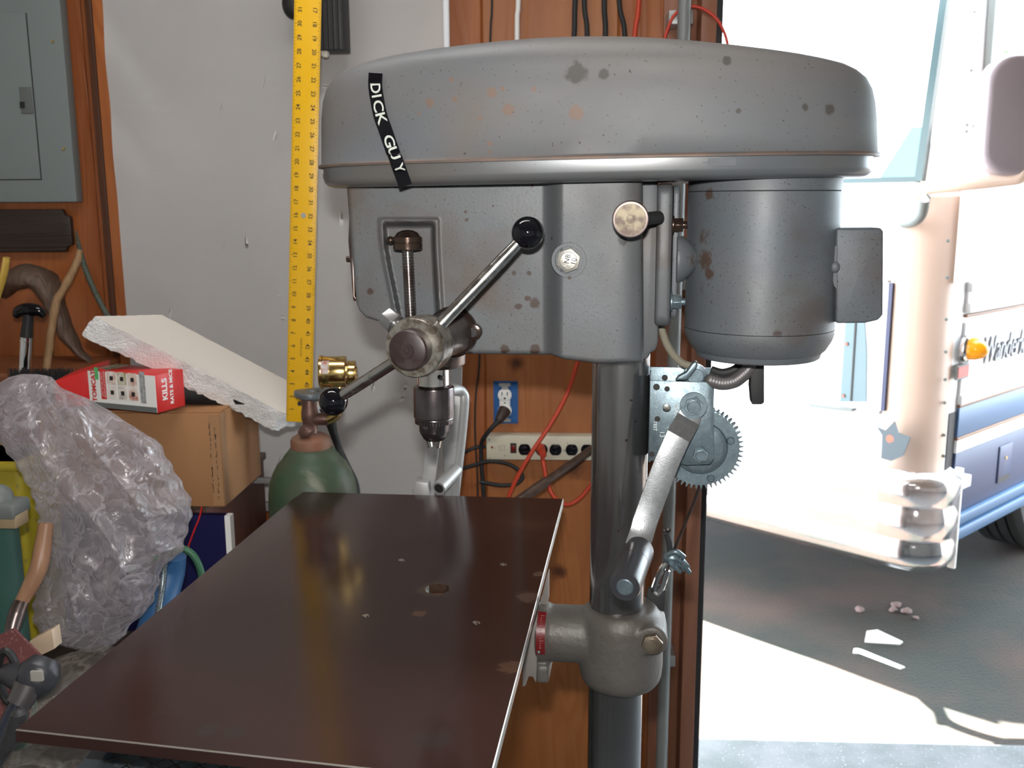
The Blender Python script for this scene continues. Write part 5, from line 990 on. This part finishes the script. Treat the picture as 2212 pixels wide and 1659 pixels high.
# steel trolley with expanded metal shelf under the table
F = Frame((-.5, .92, 0)); SZ = F.Y(300, 1645, .05).z; T = thing('steel_trolley', 'grey steel trolley with an expanded metal shelf below the table', 'trolley', (-.5, .92, 0))
xl = F.Y(165, 1650, 0).x; xr = xl+.33
b = new(); box(b, (xl-.02, -.2, SZ-.03), (xl, .10, SZ)); box(b, (xl, -.2, SZ-.03), (xr, -.17, SZ)); box(b, (xl, .08, SZ-.03), (xr, .10, SZ)); box(b, (xr, -.2, SZ-.03), (xr+.02, .10, SZ)); obj('shelf_frame', b, mat('trolley_grey', (.08, .10, .115), .4, .3), T)
b = new(); dx, dy = .028, .0125
for j in range(20):
    for i in range(12):
        x = xl+i*dx+(j % 2)*dx/2; y = -.17+j*dy
        if x+dx > xr: continue
        for (a, c) in (((x, y), (x+dx/2, y+dy)), ((x+dx/2, y+dy), (x+dx, y))):
            d = Vector((c[0]-a[0], c[1]-a[1], 0)).normalized(); n = Vector((-d.y, d.x, 0))*.0013; A = Vector((a[0], a[1], SZ-.006)); C = Vector((c[0], c[1], SZ-.006)); hexa(b, [A-n, C-n, C+n, A+n], [p+Vector((0, 0, .003)) for p in (A-n, C-n, C+n, A+n)]) if False else b.faces.new([b.verts.new(p) for p in (A-n, C-n, C+n, A+n)])
tag(obj('expanded_mesh', b, mat('mesh_steel', (.05, .055, .055), .5, .2), T), kind='stuff')
for (x, y) in ((xl-.01, -.19), (xl-.01, .09), (xr+.01, -.19), (xr+.01, .09)): b = new(); box(b, (x-.012, y-.012, 0), (x+.012, y+.012, SZ-.03)); obj('leg', b, M['greypaint'], T)
b = new(); box(b, (xl-.02, -.2, .3), (xr+.02, .10, .31)); obj('lower_shelf', b, M['greypaint'], T)

F = Frame((-.68, 2.06, 0)); T = thing('metal_rail', 'short grey metal rail lying on the wooden chest beside the green cylinder', 'rail', (-.68, 2.06, 0)); b = new(); p = F.Y(548, 1030, 0); q = F.Y(640, 1043, 0); zz = bz; box(b, (p.x, -.01, q.z), (q.x, .0, p.z)); box(b, (p.x, -.01, q.z), (q.x, .02, q.z+.002)); obj('rail_length', b, M['silver'], T, bevel=.001)

# ================================================================ motorhome outside the door
VO = (1.19, 3.16, 0.); VR = radians(45); V = Frame(VO, VR)
RV = thing('motorhome', 'cream and white motorhome with blue stripes and chrome bumper parked outside the door', 'motorhome', VO, VR)
M['rvwhite'] = mat('motorhome_white', (.80, .80, .80), .35)
M['rvcream'] = mat('motorhome_cream', (.62, .46, .37), .35)
M['rvblue'] = mat('motorhome_blue', (.035, .055, .13), .35)
M['rvlight'] = mat('motorhome_light_blue', (.085, .17, .31), .35)
M['tan'] = mat('stripe_tan', (.28, .14, .07), .4)
R0 = .15
def outline(sl, n=8):
    pts = [(5.2, 0)]
    for k in range(n+1):
        a = radians(90*k/n); pts.append((R0-R0*sin(a)+sl, R0-R0*cos(a)))
    for k in range(n+1):
        a = radians(90*k/n); pts.append((R0-R0*cos(a)+sl, 2.35-R0+R0*sin(a)))
    pts.append((5.2, 2.35)); return pts
b = new(); prev = None; zb = V.Y(2038, 1158, 0).z; zw = V.X(1980, 425, 0).z
lev = [(zb, .0), (zw, .0), (zw+.02, .02), (2.75, .20), (2.85, .3)]
RR = [[b.verts.new((x, y, z)) for x, y in outline(s)] for z, s in lev]
for p, q in zip(RR, RR[1:]):
    n = len(p)
    for k in range(n): b.faces.new([p[k], p[(k+1) % n], q[(k+1) % n], q[k]])
b.faces.new(RR[0]); b.faces.new(RR[-1][::-1]); bmesh.ops.recalc_face_normals(b, faces=b.faces[:])
for f in b.faces:
    c = f.calc_center_median(); f.material_index = 1 if (c.z < zw and c.y < R0*1.02 and c.x < R0) else 0
obj('body', b, [M['rvwhite'], M['rvcream']], RV, sharp=40)
def fslope(z): return .02+(z-zw)/(2.75-zw)*.18 if z > zw else 0
# windshield: opaque white pane, thin teal glass edge and dark gasket at the corner
zg = V.X(1980, 384, 0).z
yA = V.X(2066, 380, .0).y; yA = max(yA, .03)
def fp_(y, z, o): return Vector((fslope(z)-o, y, z))
b = new(); ys, ye = R0*.62, 2.1; hexa(b, [fp_(ys, zg, .012), fp_(ye, zg, .012), fp_(ye, zg, .002), fp_(ys, zg, .002)], [fp_(ys, 2.6, .012), fp_(ye, 2.6, .012), fp_(ye, 2.6, .002), fp_(ys, 2.6, .002)]); ws = obj('windshield', b, mat('white_windshield', (.86, .92, .93), .05), RV)
b = new(); hexa(b, [fp_(ys-.012, zg-.01, .018), fp_(ys+.012, zg-.01, .018), fp_(ys+.012, zg-.01, -.01), fp_(ys-.012, zg-.01, -.01)], [fp_(ys-.012, 2.62, .018), fp_(ys+.012, 2.62, .018), fp_(ys+.012, 2.62, -.01), fp_(ys-.012, 2.62, -.01)]); hexa(b, [fp_(ys, zg-.014, .016), fp_(ye, zg-.014, .016), fp_(ye, zg-.014, 0), fp_(ys, zg-.014, 0)], [fp_(ys, zg+.004, .016), fp_(ye, zg+.004, .016), fp_(ye, zg+.004, 0), fp_(ys, zg+.004, 0)]); obj('windshield_gasket', b, mat('gasket_teal', (.012, .04, .045), .3), RV)
b = new(); p1 = V.X(2040, 60, .12); p2 = V.X(1985, 372, .04); hexa(b, [fp_(ys+.012, zg+.004, .0165), fp_(ys+.13, zg+.004, .0165), fp_(ys+.13, zg+.004, .012), fp_(ys+.012, zg+.004, .012)], [fp_(ys+.012, zg+.16, .0165), fp_(ys+.045, zg+.16, .0165), fp_(ys+.045, zg+.16, .012), fp_(ys+.012, zg+.16, .012)]); obj('tinted_edge', b, mat('tint_teal', (.06, .17, .18), .1), RV, label='tinted teal band at the windshield corner')
# front moulding and grille recess
b = new(); y1 = V.X(1930, 600, -.01).y; y2 = V.X(1790, 600, -.01).y; z1 = V.X(1925, 890, -.01).z; z2 = V.X(1928, 612, -.01).z
box(b, (-.012, y1, z1), (.01, y1+.014, z2)); obj('recess_gasket', b, mat('deep_blue_gasket', (.008, .012, .06), .4), RV)
b = new(); box(b, (-.02, y1+.014, z1-.015), (.01, y2+.35, z1)); obj('recess_trim', b, M['rvwhite'], RV, bevel=.004); b = new(); box(b, (-.02, y1+.014, z2), (.01, y2+.35, z2+.012)); obj('recess_trim', b, M['rvwhite'], RV, bevel=.004)
b = new(); q = [V.X(x, y, -.004) for x, y in ((1814, 868), (1826, 690), (1842, 640), (1855, 640), (1868, 700), (1872, 760), (1871, 868))]; prism(b, q, [p+Vector((.006, 0, 0)) for p in q]); lp = obj('lamp_housing', b, mat('lamp_housing_blue', (.07, .12, .14), .3), RV)
b = new(); q0 = V.X(1838, 866, -.006); q1 = V.X(1842, 650, -.006); box(b, (q0.x-.001, q0.y-.003, q0.z), (q0.x+.001, q0.y+.003, q1.z)); obj('housing_seam', b, M['ink'], lp)
b = new()
for (x, y) in ((1829, 743), (1822, 855)): p = V.X(x, y, -.006); cyl(b, p+Vector((.002, 0, 0)), p-Vector((.003, 0, 0)), .006, seg=12)
obj('housing_screws', b, mat('rust_screw', (.2, .08, .05), .6), lp)
b = new(); A = [V.X(x, y, -.05) for x, y in ((1745, 872), (1840, 884), (1838, 890), (1750, 880))]; prism(b, A, [p+Vector((.05, 0, 0)) for p in A]); obj('lamp_sill', b, M['greypaint'], RV)
b = new(); A = [V.X(x, y, -.055) for x, y in ((1893, 922), (1912, 930), (1932, 910), (1940, 935), (1966, 945), (1950, 985), (1925, 996), (1903, 990), (1905, 940))]; prism(b, A, [p+Vector((.006, 0, 0)) for p in A]); obj('star_patch', b, mat('star_patch', (.05, .07, .085), .5, spots=[(tuple(V.X(1922, 948, -.055)), .012, (.5, .1, .05))]), RV, label='star-shaped blue-grey patch on the corner')  # flat star-shaped piece, blue-grey with one reddish spot
# chrome bumper: ribbed section swept around the corner
zt1 = V.X(1950, 1022, -.09).z; zb1 = V.X(1935, 1236, -.09).z; n = 44
path = [(.10, -.075), (.03, -.085), (-.03, -.075), (-.075, -.03), (-.095, .05)]+[(-.095-.05*sin(pi*k/12), .05+2.25*k/12) for k in range(1, 13)]
sp = spline([Vector((x, y, 0)) for x, y in path], 5); b = new(); rings = []
for i, p in enumerate(sp):
    t = (sp[min(i+1, len(sp)-1)]-sp[max(0, i-1)]).normalized(); o = Vector((-t.y, t.x, 0)); o = -o if o.dot(Vector((-1, -.4, 0))) < 0 else o
    r = []
    fade = ss(.0, .35, p.y) 
    for k in range(n+1):
        u = k/n; pr_ = .012*abs(sin(u*3*pi))*(1-.4*fade)-(.03*(1-min(1, min(u, 1-u)*8))**2); r.append(b.verts.new(p+o*pr_+Vector((0, 0, lerp(zb1, zt1, u)))))
    rings.append(r)
for p, q in zip(rings, rings[1:]):
    for k in range(n): b.faces.new([p[k], p[k+1], q[k+1], q[k]])
bmesh.ops.solidify(b, geom=b.faces[:], thickness=.006); bmesh.ops.recalc_face_normals(b, faces=b.faces[:])
obj('bumper', b, mat('bumper_chrome', (.86, .86, .88), .12, 1.), RV, sharp=25)
b = new(); p = sp[0]; box(b, (p.x-.012, p.y-.014, zb1-.004), (p.x+.002, p.y+.012, zt1+.004)); box(b, (p.x-.002, p.y, zt1-.08), (p.x+.10, p.y+.08, zt1-.04)); obj('bumper_end', b, M['rvwhite'], RV, bevel=.003)
# side panels
def sz_(y, x=2060): return V.Y(x, y, 0).z
x0 = V.Y(2056, 1000, 0).x; XE = 4.0
def side(name, ya, yb, th_, m, xs=None, parent=RV, lab=None, bev=.003):
    b = new(); box(b, (x0 if xs is None else xs, -th_, sz_(yb)), (XE, .0, sz_(ya))); return obj(name, b, m, parent, bevel=bev, label=lab)
side('side_panel', 700, 856, .010, M['rvwhite']); side('side_panel', 300, 612, .010, M['rvwhite'], xs=V.Y(2072, 440, 0).x)
side('rub_rail', 614, 634, .022, M['rvwhite']); side('rub_rail', 658, 680, .022, M['rvwhite']); side('pinstripe', 683, 690, .012, M['tan'], lab='thin tan stripe'); side('rail_trim', 634, 658, .012, M['rvwhite'])
side('trim_strip', 856, 876, .018, M['rvwhite']); side('pinstripe', 876, 882, .014, M['tan'], lab='thin tan stripe'); side('blue_band', 882, 945, .012, M['rvlight'], lab='light blue band'); side('pinstripe', 945, 951, .014, M['tan'], lab='thin tan stripe'); side('white_band', 951, 978, .013, M['rvwhite'])
cd_ = side('compartment_door', 978, 1108, .012, M['rvblue'], lab='blue luggage compartment door'); side('skirt_rail', 1108, 1124, .030, M['rvlight']); side('skirt_rail', 1134, 1150, .036, M['rvlight']); side('skirt_panel', 1108, 1166, .014, M['rvlight'])
p = V.Y(2158, 965, -.012); q = V.Y(2178, 1032, -.012); b = new(); box(b, (p.x, -.018, q.z), (q.x, -.012, p.z)); lt = obj('latch', b, M['rvblue'], cd_, bevel=.002); b = new(); box(b, (p.x+.004, -.0185, q.z+.002), (q.x-.006, -.0178, q.z+.022)); cyl(b, ((p.x+q.x)/2, -.017, (p.z+q.z)/2+.02), ((p.x+q.x)/2, -.021, (p.z+q.z)/2+.02), .006, seg=12, mi=1); obj('latch_slot', b, [M['ink'], M['brass']], lt)
b = new(); box(b, (x0-.055, -.003, zb), (x0-.002, .0, sz_(890))); obj('door_gap', b, M['ink'], RV)
for y in (520, 600, 690, 760, 820, 870, 940, 985, 1040, 1085):
    p = V.Y(2048-(y-500)*.02, y, -.002); b = new(); sph(b, p, .006, seg=8); obj('rivet', b, M['greypaint'], RV)
for (x, y) in ((2105, 25), (2098, 152), (2089, 270), (2104, 272), (2088, 284)):
    p = V.Y(x, y, -.003); b = new(); sph(b, p, .006, seg=8); obj('rivet', b, M['greypaint'], RV)
p = V.Y(2086, 752, -.012); b = new(); rev(b, p, (0, -1, 0), [(0, .047), (.012, .047), (.018, .040)], 32); mk = obj('marker_lamp', b, M['chrome'], RV); b = new(); rev(b, p+Vector((0, -.014, 0)), (0, -1, 0), [(0, .038), (.02, .037), (.045, .028), (.058, .012), (.06, .002)], 28); obj('amber_lens', b, mat('amber', (.85, .33, .01), .15), mk)
p = V.Y(2065, 790, -.012); q = V.Y(2088, 814, -.012); b = new(); box(b, (p.x, -.018, q.z), (q.x, -.011, p.z)); rf = obj('side_reflector', b, M['greypaint'], RV); b = new(); box(b, (p.x+.005, -.020, q.z+.006), (q.x-.005, -.018, p.z-.006)); obj('red_lens', b, mat('reflector_red', (.55, .08, .07), .3), rf)
q = V.Y(2112, 785, -.012)
SXW = V.Y(2212, 770, 0).x-V.Y(2112, 785, 0).x; SXK = .72; SXO = .295
def sx(bm):
    for v in bm.verts: v.co.x = q.x+(v.co.x-q.x)*SXK+SXO; v.co.z += .035
b = new(); put_text(b, 'Wanderlodge', .13, q, (1, 0, 0), (.25, 0, 1), .004); sx(b)
for v in b.verts: v.co.y = -.0125
bmesh.ops.solidify(b, geom=b.faces[:], thickness=.006); obj('script_lettering', b, mat('script_black', (.02, .03, .05), .3), RV, label='dark script lettering')
b = new(); put_text(b, 'Wanderlodge', .13, q, (1, 0, 0), (.25, 0, 1), -.002); sx(b)
for v in b.verts: v.co.y = -.0188
obj('script_face', b, mat('script_silver', (.5, .55, .6), .25, .6), RV, label='silver face of the script lettering')
# side window with dark rubber frame
xw = V.Y(2128, 100, 0).x; zw0 = V.Y(2150, 268, 0).z; A = rrect(xw, zw0, xw+1.2, 2.6, .10, 6); Bi = rrect(xw+.035, zw0+.035, xw+1.165, 2.565, .075, 6)
b = new(); f0 = [b.verts.new((x, -.022, z)) for x, z in A]; f1 = [b.verts.new((x, -.022, z)) for x, z in Bi]; f2 = [b.verts.new((x, .0, z)) for x, z in A]; f3 = [b.verts.new((x, -.008, z)) for x, z in Bi]; n = len(A)
for k in range(n):
    k2 = (k+1) % n; b.faces.new([f0[k], f0[k2], f1[k2], f1[k]]); b.faces.new([f0[k2], f0[k], f2[k], f2[k2]]); b.faces.new([f1[k], f1[k2], f3[k2], f3[k]])
bmesh.ops.recalc_face_normals(b, faces=b.faces[:]); wf = obj('window_frame', b, M['greypaint'], RV); b = new(); prism(b, [Vector((x, -.010, z)) for x, z in Bi], [Vector((x, -.002, z)) for x, z in Bi]); obj('window_pane', b, mat('reflecting_glass', (.5, .6, .62), .03, .85), wf)
# mirror on its arm
b = new(); tube(b, [G.W(x, y, d)-Vector(VO) for x, y, d in ((1975, 428, 3.3), (1990, 412, 3.2), (2010, 405, 3.12), (2080, 398, 3.05), (2170, 388, 3.0), (2206, 380, 2.98), (2212, 350, 2.98), (2208, 320, 2.98))], .020, 14)
def toV(bm):
    Rm = Matrix.Rotation(-VR, 4, 'Z')
    for v in bm.verts: v.co = Rm @ v.co
toV(b); ma = obj('mirror_arm', b, M['rvcream'], RV)
b = new(); tube(b, [G.W(x, y, d)-Vector(VO) for x, y, d in ((1998, 428, 3.1), (1992, 460, 3.16), (1975, 478, 3.2), (1945, 484, 3.28))], .016, 12); toV(b); obj('arm_brace', b, M['greypaint'], ma)
b = new(); c = G.W(2222, 250, 2.98)-Vector(VO); A = rrect(-.13, -.17, .13, .17, .08, 6); prism(b, [c+Vector((x, -.02, z)) for x, z in A], [c+Vector((x, .07, z)) for x, z in A]); toV(b); obj('mirror_head', b, mat('mirror_shell', (.30, .25, .27), .3), ma, bevel=.02, bseg=4)
# front tyre under the skirt
wx = V.Y(2225, 1120, .2).x
b = new(); R_ = .50; rev(b, (wx, .10, R_-.012), (0, 1, 0), [(0, R_*.62), (.0, R_*.93), (.02, R_*.98), (.035, R_), (.05, R_), (.051, R_*.97), (.06, R_*.97), (.061, R_), (.10, R_), (.101, R_*.97), (.11, R_*.97), (.111, R_), (.15, R_), (.151, R_*.97), (.16, R_*.97), (.161, R_), (.21, R_), (.225, R_*.95), (.225, R_*.62)], 64); ty = obj('front_tyre', b, M['rubber'], RV); b = new(); rev(b, (wx, .13, R_-.012), (0, 1, 0), [(0, .20), (.02, R_*.62), (.06, R_*.62)], 32); obj('wheel', b, M['chrome'], ty)
b = new(); rev(b, (4.4, .10, R_-.012), (0, 1, 0), [(0, R_*.62), (.0, R_*.93), (.02, R_*.98), (.035, R_), (.21, R_), (.225, R_*.95), (.225, R_*.62)], 40); obj('rear_tyre', b, M['rubber'], RV)

# flat white pieces set in for two bright patches; stones on the driveway
for (pxs, lab) in (([(1872, 1365), (1868, 1388), (1944, 1393), (1950, 1388), (1895, 1362)], 'white flat patch on the shaded driveway'), ([(1844, 1403), (1842, 1412), (1858, 1413), (1945, 1446), (1955, 1443), (1865, 1406), (1852, 1402)], 'thin bent white strip on the shaded driveway')):
    c = G.Z(*pxs[0], -.012); T = thing('white_patch', lab, 'scrap', tuple(c)); b = new(); A = [G.Z(x, y, -.012)-c for x, y in pxs]; prism(b, [p+Vector((0, 0, .004)) for p in A], [p+Vector((0, 0, .0004)) for p in A]); obj('patch_slab', b, mat('patch_white', (.9, .9, .88), .6), T)
for k, (x, y, s) in enumerate(((1857, 1320, .020), (1935, 1310, .020), (1930, 1320, .016), (1958, 1325, .022), (1978, 1337, .013))):
    c = G.Z(x, y, -.012); b = new(); sph(b, (0, 0, s*.45), s, (1, .8, .5), 12)
    for v in b.verts: v.co += Vector((noise.noise(v.co*60+Vector((k, 0, 0))),)*3)*.006
    o = obj('stone', b, mat('stone_pink', (.20, .14, .13), .8), None, loc=c); tag(o, 'small pinkish %s on the driveway, %s' % (('leaf', 'pebble')[1], ('alone at the left', 'farthest back of the right four', 'just below the farthest one', 'largest of the right group', 'smallest, at the far right')[k]), 'stone', 'pinkish pebbles on the driveway')
# tree right of the motorhome, seen mirrored in its side window
T = thing('leafy_tree', 'leafy green tree to the right of the motorhome, mirrored in its side window', 'tree', (9.5, 7.2, -.012)); b = new(); tube(b, [(0, 0, 0), (.1, 0, 1.2), (0, .1, 2.6)], [.2, .16, .1], 10); obj('trunk', b, M['drift'], T)
b = new()
for k in range(2600):
    while True:
        p = Vector((random.uniform(-1, 1), random.uniform(-1, 1), random.uniform(-1, 1)))
        if p.length < 1: break
    p = Vector((p.x*2.2, p.y*2.2, p.z*1.7+3.0)); u = Vector((random.gauss(0, 1), random.gauss(0, 1), random.gauss(0, 1))).normalized(); _, a, c = frame_of(u); s = .07; b.faces.new([b.verts.new(p+a*s), b.verts.new(p+c*s*.5), b.verts.new(p-a*s), b.verts.new(p-c*s*.5)])
tag(obj('foliage', b, mat('leaf_green', (.09, .22, .04), .5, col2=(.2, .35, .08), ns=1), T), kind='stuff')
